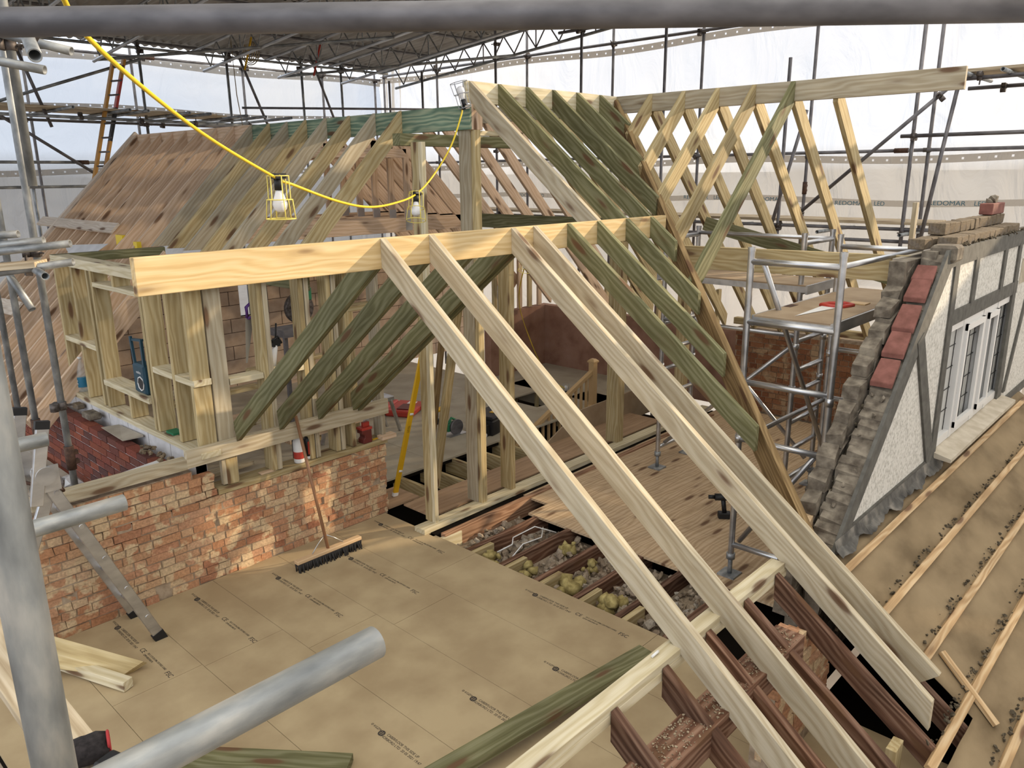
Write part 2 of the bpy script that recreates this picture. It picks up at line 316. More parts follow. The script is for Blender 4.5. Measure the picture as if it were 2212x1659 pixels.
def timber(name, p0, p1, w, d, mat, label=None, cat=None, group=None, up=(0,0,1), c0=0, c1=0, parent=None, kind=None, bevel=0.002):
    """p0-p1: centre line of the TOP face; w thickness, d depth below it; c0/c1 shift the lower edge along the run."""
    m = frame(p0,p1,up); L = (V(p1)-V(p0)).length; b = MB()
    b.quadbox([(c0,-w/2,-d),(L+c1,-w/2,-d),(L+c1,w/2,-d),(c0,w/2,-d),(0,-w/2,0),(L,-w/2,0),(L,w/2,0),(0,w/2,0)])
    return b.build(name, mat, m, parent, label, cat, group, kind, bevel=bevel, local=True)
def post(name, x0, x1, y0, y1, z0, z1, mat, label=None, cat='stud', group=None, parent=None):
    """upright timber between the given faces, grain up"""
    m = Matrix(((0,0,1,x0),(0,1,0,y0),(-1,0,0,z0),(0,0,0,1)))
    m = Matrix(((0,1,0,x0),(0,0,1,y0),(1,0,0,z0),(0,0,0,1)))
    b = MB(); b.box((0,0,0),(z1-z0, x1-x0, y1-y0))
    return b.build(name, mat, m, parent, label, cat, group, bevel=0.002, local=True)
def coupler_mesh():
    b = MB(); b.cyl((-0.028,0,0),(0.028,0,0),0.034,n=14); b.box((-0.024,-0.012,0.025),(0.024,0.03,0.06)); b.cyl((0.0,0.02,-0.075),(0.0,0.02,0.06),0.008,n=8)
    b.cyl((-0.028,-0.05,0.03),(0.028,-0.05,0.03),0.03,n=12)
    bmesh.ops.recalc_face_normals(b.bm, faces=b.bm.faces[:]); me = bpy.data.meshes.new('coupler'); b.bm.to_mesh(me); b.bm.free(); me.materials.append(M['rust']); return me
CM = coupler_mesh()
def tube(name, p0, p1, label=None, cat='scaffold tube', group=None, mat='tube', r=0.02415, coup=(), parent=None, n=16, sleeve=None):
    m = frame(p0,p1); L = (V(p1)-V(p0)).length; b = MB(); R=[]
    for x, rr in ((min(0.18,L*0.3),0.001),(min(0.18,L*0.3),r*0.82),(0,r*0.82),(0,r),(L,r),(L,r*0.82),(L-min(0.18,L*0.3),r*0.82),(L-min(0.18,L*0.3),0.001)):
        R.append([b.bm.verts.new((x,rr*math.cos(2*math.pi*k/n),rr*math.sin(2*math.pi*k/n))) for k in range(n)])
    for i,(a,c) in enumerate(zip(R,R[1:])):
        for k in range(n):
            f = b.bm.faces.new((a[k],c[k],c[(k+1)%n],a[(k+1)%n])); f.smooth = i in (1,3,5)
    o = b.build(name, mat, m, parent, label, cat if not parent else None, group, local=True)
    for t in coup:
        link('coupler', CM, m @ Matrix.Translation((t,0,0)) @ Matrix.Rotation(random.uniform(0,6.3),4,'X'), o)
    if sleeve is not None:
        bb = MB(); bb.cyl((sleeve-0.09,0,0),(sleeve+0.09,0,0),0.034,n=14); bb.box((sleeve-0.05,0.02,-0.02),(sleeve-0.02,0.055,0.02)); bb.box((sleeve+0.02,0.02,-0.02),(sleeve+0.05,0.055,0.02))
        bb.build('sleeve_coupler','rust2', m, o, local=True)
    return o

# ------------------------------------------------------------------ brickwork
def bricks(b, org, ux, nrm, L, top, course=0.07, bl=0.215, hp=0.4, depth=0.1, gap=0.009, jit=0.004, mi=0, skip=None, z0=0.0, prot=0.006):
    org, ux, nrm, uz = V(org), V(ux), V(nrm), V((0,0,1)); z = z0; k = 0
    while True:
        if z >= max(top(x) for x in (0,L*.25,L*.5,L*.75,L)): break
        x = -random.random()*0.1
        while x < L:
            wd = (0.104 if random.random() < hp else bl)*random.uniform(0.93,1.07); x1 = min(x+wd, L); xa = max(x,0)
            if x1-xa > 0.025 and z+course*0.6 < top((xa+x1)/2) and not (skip and skip((xa+x1)/2, z+course/2)):
                h = min(course-gap, max(0.02, top((xa+x1)/2)-z)); f = random.uniform(-prot,prot); j = lambda: random.uniform(-jit,jit)
                def P(px,pz,pn): return org + ux*(px+j()) + uz*(pz+j()) + nrm*(pn+j())
                b.quadbox([P(xa,z,-depth),P(x1-gap,z,-depth),P(x1-gap,z,f),P(xa,z,f),P(xa,z+h,-depth),P(x1-gap,z+h,-depth),P(x1-gap,z+h,f),P(xa,z+h,f)], mi)
            x += wd
        z += course; k += 1
def lumps(b, n, box, s0, s1, mi=0, flat=0.7):
    for _ in range(n):
        c = V([random.uniform(box[i], box[i+3]) for i in range(3)]); s = random.uniform(s0,s1)*random.choice((0.6,1,1))
        r = bmesh.ops.create_icosphere(b.bm, subdivisions=1, radius=s, matrix=Matrix.Translation(c) @ Matrix.Rotation(random.uniform(0,6.3),4,V((random.random(),random.random(),random.random()+.1)).normalized()) @ Matrix.Diagonal((1,random.uniform(.6,1),flat,1)))
        for v in r['verts']: v.co += V([random.uniform(-.25,.25)*s for _ in range(3)])
        for f in {f for v in r['verts'] for f in v.link_faces}: f.material_index = mi

# ------------------------------------------------------------------ SETTING: ground, floors
b = MB(); b.box((-40,-40,-5.2),(60,60,-5.0)); b.build('floor_ground','ground', kind='structure')
b = MB()   # chipboard floor, rows 600 wide
rows = [(3.757,4.36,[0.6,2.66,4.55,5.835]),(3.155,3.754,[0.6,1.8,4.19,5.835]),(2.558,3.152,[0.6,2.0,4.40,5.835]),(1.955,2.555,[0.6,2.35,4.75,5.835]),(1.36,1.952,[0.6,2.9,4.78,5.835]),(0.75,1.357,[0.6,3.6,5.835])]
for xa,xb,ys in rows:
    for ya,yb in zip(ys,ys[1:]): b.box((xa,ya,-0.022),(xb,yb-0.003,0))
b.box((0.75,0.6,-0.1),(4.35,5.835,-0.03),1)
floor = b.build('floor', ['chip','dark'], Matrix.Translation((2,3,0)), kind='structure')
def text(txt, x, y, z, size, rot, parent, mat='text', name='printed_lettering', face=None, sx=1.0):
    cu = bpy.data.curves.new('t','FONT'); cu.body = txt; cu.size = size; cu.extrude = 0.0002
    t = bpy.data.objects.new('t', cu); C.objects.link(t); dg = bpy.context.evaluated_depsgraph_get()
    me = bpy.data.meshes.new_from_object(t.evaluated_get(dg)); bpy.data.objects.remove(t); me.materials.clear(); me.materials.append(M[mat])
    for v in me.vertices: v.co.x *= sx
    mx = Matrix.Translation((x,y,z)) @ (face if face is not None else Matrix.Rotation(rot,4,'Z'))
    return link(name, me, mx, parent)
for (x,y,full) in ((4.184,3.80,1),(3.554,3.06,0),(2.96,3.25,0),(2.366,3.43,1),(2.334,5.75,1),(2.949,5.57,1),(1.744,5.80,1),(3.561,5.40,1),(4.165,5.76,1)):
    cu = MB(); cu.ring((0,0,0.0004),(0,0,1),0.020,0.0035,20,4); cu.box((-0.016,-0.004,0),(0.016,0.004,0.0006)); cu.box((-0.012,-0.013,0),(0.012,-0.008,0.0006)); cu.box((-0.012,0.008,0),(0.012,0.013,0.0006))
    cu.build('printed_emblem','text', Matrix.Translation((x-0.005,y-0.115,0.0005)), floor, local=True)
    text('\u00a9 KGZM', x, y, 0.0006, 0.024, -math.pi/2, floor)
    text('CABERFLOOR THIS SIDE UP', x+0.004, y-0.15, 0.0006, 0.027, -math.pi/2, floor, sx=0.86)
    text('NORBORD LTD  20 05 2021 19:47', x-0.026, y-0.13, 0.0006, 0.027, -math.pi/2, floor, sx=0.9)
    if full:
        text('CE', x-0.014, y-0.52, 0.0006, 0.05, -math.pi/2, floor)
        text('2013 13 P5 EN13986 CERTIFIED CARB2', x+0.006, y-0.61, 0.0006, 0.021, -math.pi/2, floor, sx=0.8)
        text('22MM 600X2400 P5', x-0.02, y-0.60, 0.0006, 0.021, -math.pi/2, floor, sx=0.8)
        text('FSC', x-0.012, y-0.92, 0.0006, 0.05, -math.pi/2, floor)
# far chipboard floor and plywood walkway with open joists
b = MB()
for i in range(4):
    b.box((4.46+1.2*i if i else 2.65, 6.50, -0.022),(5.655+1.2*i if i else 5.655, 7.09, 0)); b.box((3.3+1.2*i if i else 2.65,7.094,-0.022),(4.495+1.2*i,7.69,0)); b.box((4.46+1.2*i if i else 2.65,7.694,-0.022),(5.655+1.2*i,8.29,0)); b.box((2.65 if i==0 else 3.3+1.2*i,8.294,-0.022),(4.495+1.2*i,12.2,0))
b.build('floor','chipgrey', kind='structure')
b = MB(); b.box((2.65,8.2,-0.06),(8.8,12.2,-0.025)); b.build('floor','chipgrey', kind='structure')
b = MB(); b.box((2.65,6.5,-0.06),(7.0,12.2,-0.03)); b.box((1.5,-0.30,-0.5),(9.6,-0.25,-0.2)); b.box((9.6,-1.2,-0.5),(9.65,1.6,0.2)); b.box((4.45,5.84,-0.55),(10.2,8.8,-0.5)); b.box((4.36,1.7,-0.32),(10.2,5.84,-0.28)); b.box((1.5,-0.6,-0.5),(7,1.7,-0.45)); b.build('added_dark_enclosure','dark', kind='structure')  # near-black enclosure added to shut light out below floor and eaves
b = MB()
for xa,xb,ya,yb in ((4.62,6.9,5.42,5.86),(6.9,8.75,5.42,5.93)): b.box((xa,ya,-0.018),(xb-0.004,yb,0))
b.box((4.46,5.90,-0.018),(4.86,6.30,0)); b.build('floor_walkway','ply', kind='structure')
# old boarded floor (boards run along Y)
b = MB(); x = 5.30
while x < 9.9:
    b.box((x,2.05 if x>5.5 else 1.72,-0.02),(x+0.146,4.76 if x < 5.5 else 5.10,0.004)); x += 0.149
b.build('floor_boards', wood('old_floorboard',(0.34,0.23,0.13),(0.46,0.33,0.20),(0.54,0.40,0.26),var=0.15), kind='structure')
# raised landing
b = MB(); b.box((8.82,6.15,-0.022),(10.25,8.78,0.0)); b.box((8.84,6.15,-0.25),(8.87,8.78,-0.022)); b.build('floor_landing','chipgrey', kind='structure')

# ------------------------------------------------------------------ SETTING: walls
b = MB()  # reclaimed orange brick wall, rising to the left
def wtop(x):
    X = 1.0+x
    return 0.715 if X > 2.72 else (0.95 if X > 2.5 else 0.99)
hole = lambda x,z: (1.0+x > 2.11 and 1.0+x < 2.25 and z < 0.14)
bricks(b, (1.0,5.836,0), (1,0,0), (0,-1,0), 3.42, wtop, course=0.0655, hp=0.55, skip=hole, jit=0.005, prot=0.008)
b.box((1.0,5.846,-0.02),(4.40,6.02,0.71),1); b.box((1.0,5.846,0.7),(2.5,6.02,0.98),1)
b.build('wall_left', ['brick','mortar'], Matrix.Translation((1,5.836,0)), kind='structure')
b = MB()  # outer leaf of dark red brick
bricks(b, (2.40,12.4,0), (0,-1,0), (-1,0,0), 6.4, lambda x: 0.98 if x < 5 else 0.99, course=0.075, hp=0.0, jit=0.0015, prot=0.002, gap=0.011)
b.box((2.41,5.98,0),(2.49,12.4,0.94),1); b.build('wall_outer', ['redbrick','block'], Matrix.Translation((2.4,6,0)), kind='structure')
b = MB()
y = 6.0
while y < 12.3:
    b.box((2.60,y,0.84),(2.70,y+0.435,1.055)); b.box((2.60,y,0.3),(2.70,y+0.435,0.83)); y += 0.445
b.box((2.605,6.0,0.3),(2.695,12.4,1.05),1); b.build('wall_outer_block', ['block','greymortar'], kind='structure')
b = MB()  # far wall: brick below, plate
bricks(b, (10.0,5.05,0), (0,-1,0), (-1,0,0), 3.2, lambda x: 1.16, course=0.075, hp=0.6, jit=0.003)
b.box((10.01,1.85,-0.3),(10.2,5.05,1.15),1); b.build('wall_back', ['farbrick','mortar'], Matrix.Translation((10,3,0)), kind='structure')
b = MB(); b.box((10.25,5.05,-0.1),(10.4,8.95,1.04)); b.box((8.9,8.80,-0.1),(10.25,8.95,1.04)); b.build('wall_plaster','plaster', kind='structure')
b = MB()  # tan block wall far behind the frames
def blk(b, x0,x1,y,z0,z1):
    z = z0; k = 0
    while z < z1:
        x = x0 - (0.22 if k%2 else 0)
        while x < x1: b.box((max(x,x0),y,z),(min(x+0.435,x1),y+0.1,min(z+0.207,z1))); x += 0.447
        z += 0.217; k += 1
    b.box((x0,y+0.008,z0),(x1,y+0.1,z1),1)
blk(b, 2.7,6.0,11.5,0.0,1.62); blk(b, 6.5,10.9,11.5,-0.2,1.62); blk(b,6.0,6.5,11.5,0.0,1.1)
b.build('wall_far', ['tanblock','rust2'], kind='structure')

# ------------------------------------------------------------------ SETTING: rendered gable wall on the right with window
G = 1.55
gx = lambda z: 4.504+(z-0.981)/1.006
wr = MB()
def pan(b, pts, y0, y1, mi=0): b.prism([(x,y0,z) for x,z in pts], (0,y1-y0,0), mi)
pan(wr, [(4.56,0.93),(6.54,0.93),(6.54,2.69),(6.25,2.66)], G, G+0.06); pan(wr, [(6.54,2.10),(8.66,2.10),(8.66,2.69),(6.54,2.69)], G, G+0.06)
pan(wr, [(6.54,0.93),(8.66,0.93),(8.66,1.09),(6.54,1.09)], G, G+0.06); pan(wr, [(8.66,0.93),(10.3,0.93),(10.3,2.69),(8.66,2.69)], G, G+0.06)
wall_r = wr.build('wall_right','render', Matrix.Translation((6,G,1)), kind='structure')
st = MB(); e = 0.012
def strip(pts):
    global e
    e += 0.0006; pan(st, pts, G-e, G+0.01+e*.1)
strip([(4.50,0.95),(4.66,0.95),(6.30,2.56),(6.20,2.69),(6.184,2.69)])           # rake
strip([(4.55,0.94),(6.54,0.94),(6.54,1.07),(4.63,1.07)])                        # base
strip([(6.19,2.56),(10.2,2.57),(10.2,2.70),(6.19,2.69)])                         # top
strip([(6.42,1.05),(6.54,1.05),(6.515,2.58),(6.40,2.58)])                        # left of window
strip([(6.50,2.10),(8.66,2.11),(8.66,2.225),(6.50,2.215)])                       # over window
strip([(6.98,2.2),(7.085,2.2),(7.085,2.58),(6.98,2.58)]); strip([(7.94,2.2),(8.04,2.2),(8.04,2.58),(7.94,2.58)]); strip([(8.50,1.05),(8.68,1.05),(8.60,2.58),(8.50,2.58)])
strip([(5.69,2.10),(5.81,2.16),(6.46,1.10),(6.40,1.02),(6.33,1.02)])             # slanting strut
strip([(9.20,2.10),(9.26,2.05),(8.84,1.10),(8.76,1.10)]); strip([(8.66,0.94),(10.2,0.94),(10.2,1.02),(8.66,1.02)])
st.build('painted_strip','strip', Matrix.Translation((6,G,1)), wall_r)
b = MB()
for i in range(9): b.box((8.78+i*0.032,G-0.006,2.18-0.0),(8.797+i*0.032,G+0.002,2.42))
b.build('air_vent_slots','sill', Matrix.Translation((8.9,G,2.3)), wall_r)
wf = MB(); y0, y1 = G+0.005, G+0.075
for a in ((6.545,1.10,8.655,1.17),(6.545,2.04,8.655,2.10),(6.545,1.10,6.60,2.10),(8.60,1.10,8.655,2.10),(6.93,1.10,7.0,2.10),(7.56,1.10,7.70,2.10),(8.05,1.10,8.12,2.10)): y0 -= 0.0007; y1 += 0.0003; wf.box((a[0],y0,a[1]),(a[2],y1,a[3]))
for a in ((7.0,1.17,7.56,2.04),(7.70,1.17,8.05,2.04)):
    for q in ((a[0],a[1],a[0]+0.05,a[3]),(a[2]-0.05,a[1],a[2],a[3]),(a[0],a[1],a[2],a[1]+0.05),(a[0],a[3]-0.05,a[2],a[3])): y0 -= 0.0004; wf.box((q[0],y0-0.018,q[1]),(q[2],y0+0.01,q[3]))
win = wf.build('window_1','upvc', Matrix.Translation((7.6,G,1.6)), kind='structure')
b = MB(); b.box((6.6,G+0.045,1.17),(8.6,G+0.05,2.04)); b.build('window_pane','pane', Matrix.Translation((7.6,G,1.6)), win)
b = MB()
for k in range(1,14): b.box((6.6+k*0.15-0.003,G+0.040,1.17),(6.6+k*0.15+0.003,G+0.044,2.04))
for k in range(1,5): b.box((6.6,G+0.040,1.17+k*0.18-0.003),(8.6,G+0.044,1.17+k*0.18+0.003))
b.build('leaded_strip','black', Matrix.Translation((7.6,G,1.6)), win)
b = MB(); b.quadbox([(6.50,G-0.14,1.03),(8.72,G-0.14,1.03),(8.72,G+0.03,1.05),(6.50,G+0.03,1.05),(6.50,G-0.14,1.06),(8.72,G-0.14,1.06),(8.72,G+0.03,1.10),(6.50,G+0.03,1.10)])
b.build('window_sill','sill', Matrix.Translation((7.6,G,1.05)), win)
# room behind the window, dark
b = MB(); b.box((6.3,1.88,0.9),(9.0,1.95,2.6)); b.build('wall_right_inner_lining','dirtpaper', kind='structure')
# broken cavity wall behind the render: outer leaf edge, inner leaf, debris, loose courses on top
b = MB()
n = 34
for i in range(n):
    t0, t1 = i/n, (i+1)/n; xa, xb = 4.52+1.66*t0, 4.52+1.66*t1+0.006; za = 0.96+1.70*t0
    dz = random.uniform(-0.025,0.012); yb = G+0.155+random.uniform(-0.02,0.02)
    b.quadbox([(xa,G+0.05,za-0.45),(xb,G+0.05,za-0.45),(xb,yb,za-0.45),(xa,yb,za-0.45),(xa,G-0.004,za-0.01+dz*.3),(xb,G-0.004,za+0.045+dz*.3),(xb,yb,za+0.04+dz),(xa,yb,za+0.01+dz)])
    if i%2 == 0: lumps(b, 2, (xa,G+0.03,za-0.01,xb,yb-.01,za+0.03), 0.012,0.035)
b.box((6.15,G+0.06,0.9),(10.2,G+0.16,2.68)); outer = b.build('wall_right_outer_leaf','greymortar', Matrix.Translation((5.5,G,1.8)), kind='structure')
b = MB()
for i in range(14):
    xa = 4.42+0.118*i; za = 0.98+0.121*i; zz = random.uniform(-0.03,0.03)
    for k in range(6):
        z1 = za+zz-0.085*k
        if z1 < -0.2: break
        j = lambda: random.uniform(-0.012,0.012)
        b.quadbox([(xa+j(),1.735+j(),z1-0.078),(xa+0.118*(1+0.3*k)+j(),1.735+j(),z1-0.078),(xa+0.118*(1+0.3*k)+j(),1.845+j(),z1-0.078),(xa+j(),1.845+j(),z1-0.078),(xa+j(),1.735+j(),z1+j()),(xa+0.118*(1+0.3*k)+j(),1.735+j(),z1+j()+.05),(xa+0.118*(1+0.3*k)+j(),1.845+j(),z1+j()+.05),(xa+j(),1.845+j(),z1+j())], 0 if (i not in (0,1) or k) else 1)
b.box((5.9,1.735,-0.2),(10.2,1.845,2.62)); pan(b, [(4.6,-0.2),(6.0,-0.2),(6.0,2.35),(4.6,0.9)],1.74,1.84)
b.build('wall_right_inner_leaf',['greymortar','brick'], Matrix.Translation((5.5,1.8,1.8)), kind='structure')
b = MB()
for i in range(60):
    t = random.random(); lumps(b, 2, (4.6+1.5*t,1.70,0.93+1.50*t,4.66+1.5*t,1.735,1.02+1.5*t), 0.01,0.035)
pan(b, [(4.6,0.2),(6.1,0.2),(6.1,2.44),(4.6,0.93)],1.70,1.737)
b.build('cavity_debris','moss', Matrix.Translation((5.5,1.7,1.8)), label='earthy debris filling the open cavity of the broken sloping gable wall', cat='debris', kind='stuff')
for i,(t,wd) in enumerate(((0.50,0.20),(0.60,0.19),(0.69,0.21),(0.80,0.18),(0.87,0.13))):
    xa = 4.52+1.66*t; za = 1.005+1.70*t; L = wd*0.7
    b = MB(); b.quadbox([(xa,G+0.015,za-0.015),(xa+L,G+0.02,za+L-0.015),(xa+L,G+0.15,za+L-0.015),(xa,G+0.16,za-0.015),(xa,G+0.015,za+0.022),(xa+L,G+0.02,za+L+0.02),(xa+L,G+0.15,za+L+0.02),(xa,G+0.16,za+0.022)])
    b.build('roof_tile','redtile', Matrix.Translation((xa,G,za)), label=f'red clay tile bedded on the sloping broken wall edge, {ORD[i]} one up from its foot', cat='tile', group='clay tiles on the broken wall edge', bevel=0.004)
def course(name, x0,x1,y,z,dx,dy,dz,grp,desc):
    x = x0; i = 0
    while x < x1:
        wd = dx*random.uniform(.85,1.1); b = MB(); j = lambda: random.uniform(-0.006,0.006)
        b.quadbox([(x+j(),y+j(),z),(x+wd-.008+j(),y+j(),z),(x+wd-.008+j(),y+dy+j(),z),(x+j(),y+dy+j(),z),(x+j(),y+j(),z+dz+j()),(x+wd-.008+j(),y+j(),z+dz+j()),(x+wd-.008+j(),y+dy+j(),z+dz+j()),(x+j(),y+dy+j(),z+dz+j())])
        b.build(name,'stack',Matrix.Translation((x,y,z)),None,desc%ORD[i] if i < 14 else desc%('number %d'%(i+1)),'brick',grp,bevel=0.005); x += wd; i += 1
course('loose_brick',6.46,8.40,G+0.02,2.685,0.165,0.13,0.075,'old bricks of the front row on the gable wall','crumbling old brick in the front row on the gable wall, %s from the left')
course('loose_brick',6.28,8.5,1.73,2.675,0.178,0.12,0.075,'old bricks of the rear lower row on the gable wall','grey brick in the lower rear row on the gable wall, %s from the left')
course('loose_brick',6.74,8.66,1.73,2.755,0.16,0.12,0.085,'old bricks of the rear upper row on the gable wall','tan brick in the upper rear row on the gable wall, %s from the left')
b = MB(); b.box((8.22,1.74,2.845),(8.66,1.85,2.945)); b.build('loose_brick','redtile',Matrix.Translation((8.4,1.8,2.845)),None,'single red brick standing highest at the far end of the gable wall top','brick',bevel=0.006)
b = MB(); lumps(b,3,(8.36,1.77,2.96,8.55,1.82,2.98),0.05,0.07); b.build('mortar_lump','greymortar',Matrix.Translation((8.4,1.8,2.95)),None,'grey lump of mortar on the highest red brick of the gable wall','mortar lump')
b = MB(); lumps(b,70,(6.2,G,2.69,8.6,G+0.02,2.70),0.01,0.035,flat=.4); b.build('mortar_crumbs','moss',Matrix.Translation((7,G,2.69)),None,'dark crumbs of mortar along the top edge of the rendered wall','rubble',kind='stuff')
b = MB(); b.box((6.22,1.50,2.60),(6.42,1.68,2.72)); b.build('loose_brick','greymortar',Matrix.Translation((6.3,1.6,2.6)),None,'grey mortared brick at the upper corner of the rendered gable wall','brick',bevel=0.02)

# felt roof with battens
FZ = lambda y: 1.045-0.735*(1.64-y)
b = MB(); nx, ny = 60, 34; X0, X1, Y0, Y1 = 3.76, 9.6, -1.2, 1.56; vv = {}
for i in range(nx+1):
    for k in range(ny+1):
        x = X0+(X1-X0)*(i/nx)**1.3; y = Y0+(Y1-Y0)*k/ny
        zz = FZ(y) + 0.012*math.sin(x*7.5+math.sin(y*3)*1.5)*math.sin(y*3.1+1) + 0.006*math.sin(x*19+y*7)
        vv[i,k] = b.bm.verts.new((x,y,zz-0.012))
for i in range(nx):
    for k in range(ny):
        c = (vv[i,k].co+vv[i+1,k+1].co)/2
        if (c.y > 0.70 and c.x < 4.44): continue
        f = b.bm.faces.new((vv[i,k],vv[i+1,k],vv[i+1,k+1],vv[i,k+1])); f.smooth = True
felt = b.build('roof_felt','felt', Matrix.Translation((6,0.5,FZ(0.5))), kind='structure')
sm = felt.modifiers.new('thick','SOLIDIFY'); sm.thickness = 0.004
for i,(y,xa) in enumerate(((1.437,4.47),(1.192,4.46),(0.942,4.44),(0.706,3.76),(0.468,3.80),(0.23,3.8),(-0.01,3.8))):
    timber('batten',(xa,y,FZ(y)+0.025),(9.5,y,FZ(y)+0.025),0.046,0.030,'batten',f'sawn roofing batten on brown felt, {ORD[i]} row down from the rendered wall','batten','battens on the felt roof',up=(0,-0.59,0.81))
b = MB(); lumps(b,90,(4.5,1.455,FZ(1.19)-.02+.0,8.2,1.47,FZ(1.2)),0.01,0.02)
b.bm.free()
for i,y in enumerate((1.20,0.955,0.72,0.485)):
    b = MB()
    for _ in range(140):
        x = random.uniform(4.5,8.6) if y > 0.8 else random.uniform(3.9,7.5); yy = y+random.uniform(0.012,0.05); lumps(b,1,(x,yy,FZ(yy),x+.01,yy+.005,FZ(yy)+.006),0.006,0.018,flat=.5)
    b.build('roof_dirt','moss',Matrix.Translation((6,y,FZ(y))),None,f'line of dark dirt and moss lodged above the {ORD[i+1]} batten row','dirt',kind='stuff')
# lead flashing at the wall foot
b = MB(); n = 160; prev = None
for i in range(n+1):
    x = 4.50+4.1*i/n; yA = G-0.012; dip = 0.10+0.03*math.sin(i*0.35)+random.uniform(-.015,.015); yB = G-0.02-dip*0.45
    p = [V((x,yA,FZ(yA)+0.085)),V((x,yA-0.02,FZ(yA)+0.03+0.012*math.sin(i*0.8))),V((x+0.01,yB,FZ(yB)+0.035+0.015*math.sin(i*0.6)))]
    q = [b.bm.verts.new(v) for v in p]
    if prev:
        for k in range(2): b.bm.faces.new((prev[k],prev[k+1],q[k+1],q[k]))
    prev = q
fl = b.build('lead_flashing','lead',Matrix.Translation((6,G,1)),None,'crumpled grey lead flashing along the foot of the rendered wall','flashing'); fl.modifiers.new('t','SOLIDIFY').thickness = 0.003

# ------------------------------------------------------------------ ROOF TIMBERS
SB = 0.782; TH = math.atan(SB); dT = 0.137; sh = dT*SB
timber('ridge_board',(1.463,3.7925,2.882),(6.02,3.7925,2.882),0.045,0.182,'ridge','bright yellow front ridge board with one end hanging free','ridge board',bevel=0.003)
timber('ridge_board',(5.045,5.266,4.037),(7.29,5.266,4.037),0.045,0.180,'cream','short pale ridge board at the highest point, between the tall post and the valley','ridge board')
timber('ridge_board',(7.3125,1.87,4.037),(7.3125,9.0,4.037),0.045,0.175,'pale','long upper ridge board projecting to the right towards the gable wall','ridge board')
timber('ridge_board',(5.0625,5.20,3.832),(5.0625,8.98,3.835),0.045,0.205,'teal','blue-green stained ridge board on the left, ending at the tall post','ridge board')
timber('ridge_board',(5.0625,8.99,3.842),(5.0625,12.30,3.855),0.045,0.22,'planed','untreated planed ridge board at the far left end of the roof','ridge board')
nearR = [(2.893,'pale',0.3,'pale weathered rafter nearest the free end of the front ridge board, running past the plate'),
 (3.274,'pale',0.3,'pale rafter with dark grain, second from the free end of the front ridge board'),
 (4.031,'pale',0.80,'pale rafter with a plumb-cut tip over the dark eaves, third along the front ridge'),
 (4.263,'pale',0.83,'rafter close behind the third, its square-cut end lying beside the felt roof'),
 (4.646,'green',2.16,'greenish rafter, fifth along the front ridge, ending low on the brown valley board'),
 (5.020,'green',2.62,'dark green rafter, sixth along the front ridge, ending on the valley board'),
 (5.409,'green',3.07,'shaded green rafter, seventh along the front ridge, ending halfway up the valley board'),
 (5.770,'green',3.52,'short green rafter, last on the front ridge beside the valley board')]
for i,(x,mt,ye,lab) in enumerate(nearR):
    y0 = 3.77; p0 = (x+0.0225,y0,2.882); p1 = (x+0.0225,ye,2.882-SB*(y0-ye))
    c1 = sh if i in (2,4,5,6,7) else (-0.02 if i == 3 else 0.0)
    timber('rafter',p0,p1,0.045,dT,mt,lab,'rafter',c0=sh,c1=c1)
for i,(x,lab) in enumerate(((2.882,'pale green rafter under the front ridge, on its far slope, nearest the free end'),(3.277,'green rafter under the front ridge, on its far slope, second from the free end'),(3.664,'green rafter under the front ridge, on its far slope, third from the free end'),(4.040,'dark green rafter under the front ridge, on its far slope, fourth from the free end'),(4.095,'darkest green rafter doubled against its neighbour under the front ridge board'))):
    yb = 5.83 if i < 4 else 5.84
    timber('rafter',(x+0.0225,3.815,2.882),(x+0.0225,yb,2.882-SB*(yb-3.815)),0.045,0.145 if i<4 else .16,'green',lab,'rafter',c0=sh,c1=sh*0.75)
upx = (5.086,5.447,5.825,6.213,6.590,6.978); upe = (3.80,3.80,3.80,4.0,4.42,4.86); UZ=4.037; SU=(4.037-2.885)/(5.243-3.815)
for i,(x,ye) in enumerate(zip(upx,upe)):
    timber('rafter',(x+0.0225,5.243,UZ),(x+0.0225,ye,UZ-SU*(5.243-ye)),0.045,dT+0.012,'pale' if i==0 else 'green',
      ('greyish weathered rafter leaning on the tall post, first of the upper slope' if i==0 else f'green rafter on the upper slope, {ORD[i]} right of the tall post, ' + ('reaching the front ridge' if i<3 else 'cut against the valley')),'rafter',c0=sh,c1=sh)
# valley board
va, vb = V((7.29,5.26,4.02)), V((4.33,1.62,1.155))
timber('valley_board',va,vb,0.05,0.21,'valley','long brown-stained valley board running diagonally down between the two roof slopes','valley board',up=(0.0,0.0,1))
# jack rafters of the cross roof, near slope
SA = 0.99
for i,(y,xe) in enumerate(((4.79,6.88),(4.40,6.55),(4.02,6.23),(3.64,5.92),(3.26,5.58))):
    timber('rafter',(7.29,y+0.0225,4.037),(xe,y+0.0225,4.037-SA*(7.29-xe)),0.045,0.145,'stud' if i<4 else 'green',f'sunlit rafter on the near slope of the right upper ridge, {ORD[i]} from the valley','rafter',c0=0.145*SA,c1=0.05)
for i,y in enumerate((4.80,4.42,4.03,3.65,3.27,2.88)):
    timber('rafter',(7.335,y+0.0225,4.037),(10.15,y+0.0225,4.037-SA*2.815),0.045,0.145,'stud',f'pale rafter on the far slope of the right upper ridge, {ORD[5-i]} from its free end','rafter',c0=0.145*SA,c1=0.1)
for i,y in enumerate((5.25,5.66,6.07,6.48,6.89,7.3,7.7,8.1,8.5)):
    timber('rafter',(7.335,y+0.0225,4.037),(10.1,y+0.0225,4.037-SA*2.765),0.045,0.145,'stud' if i<4 else 'planed',f'far-slope rafter seen beyond the posts behind the left ridge, {ORD[i]} from the upper slope','rafter',c0=0.145*SA,c1=0.1)
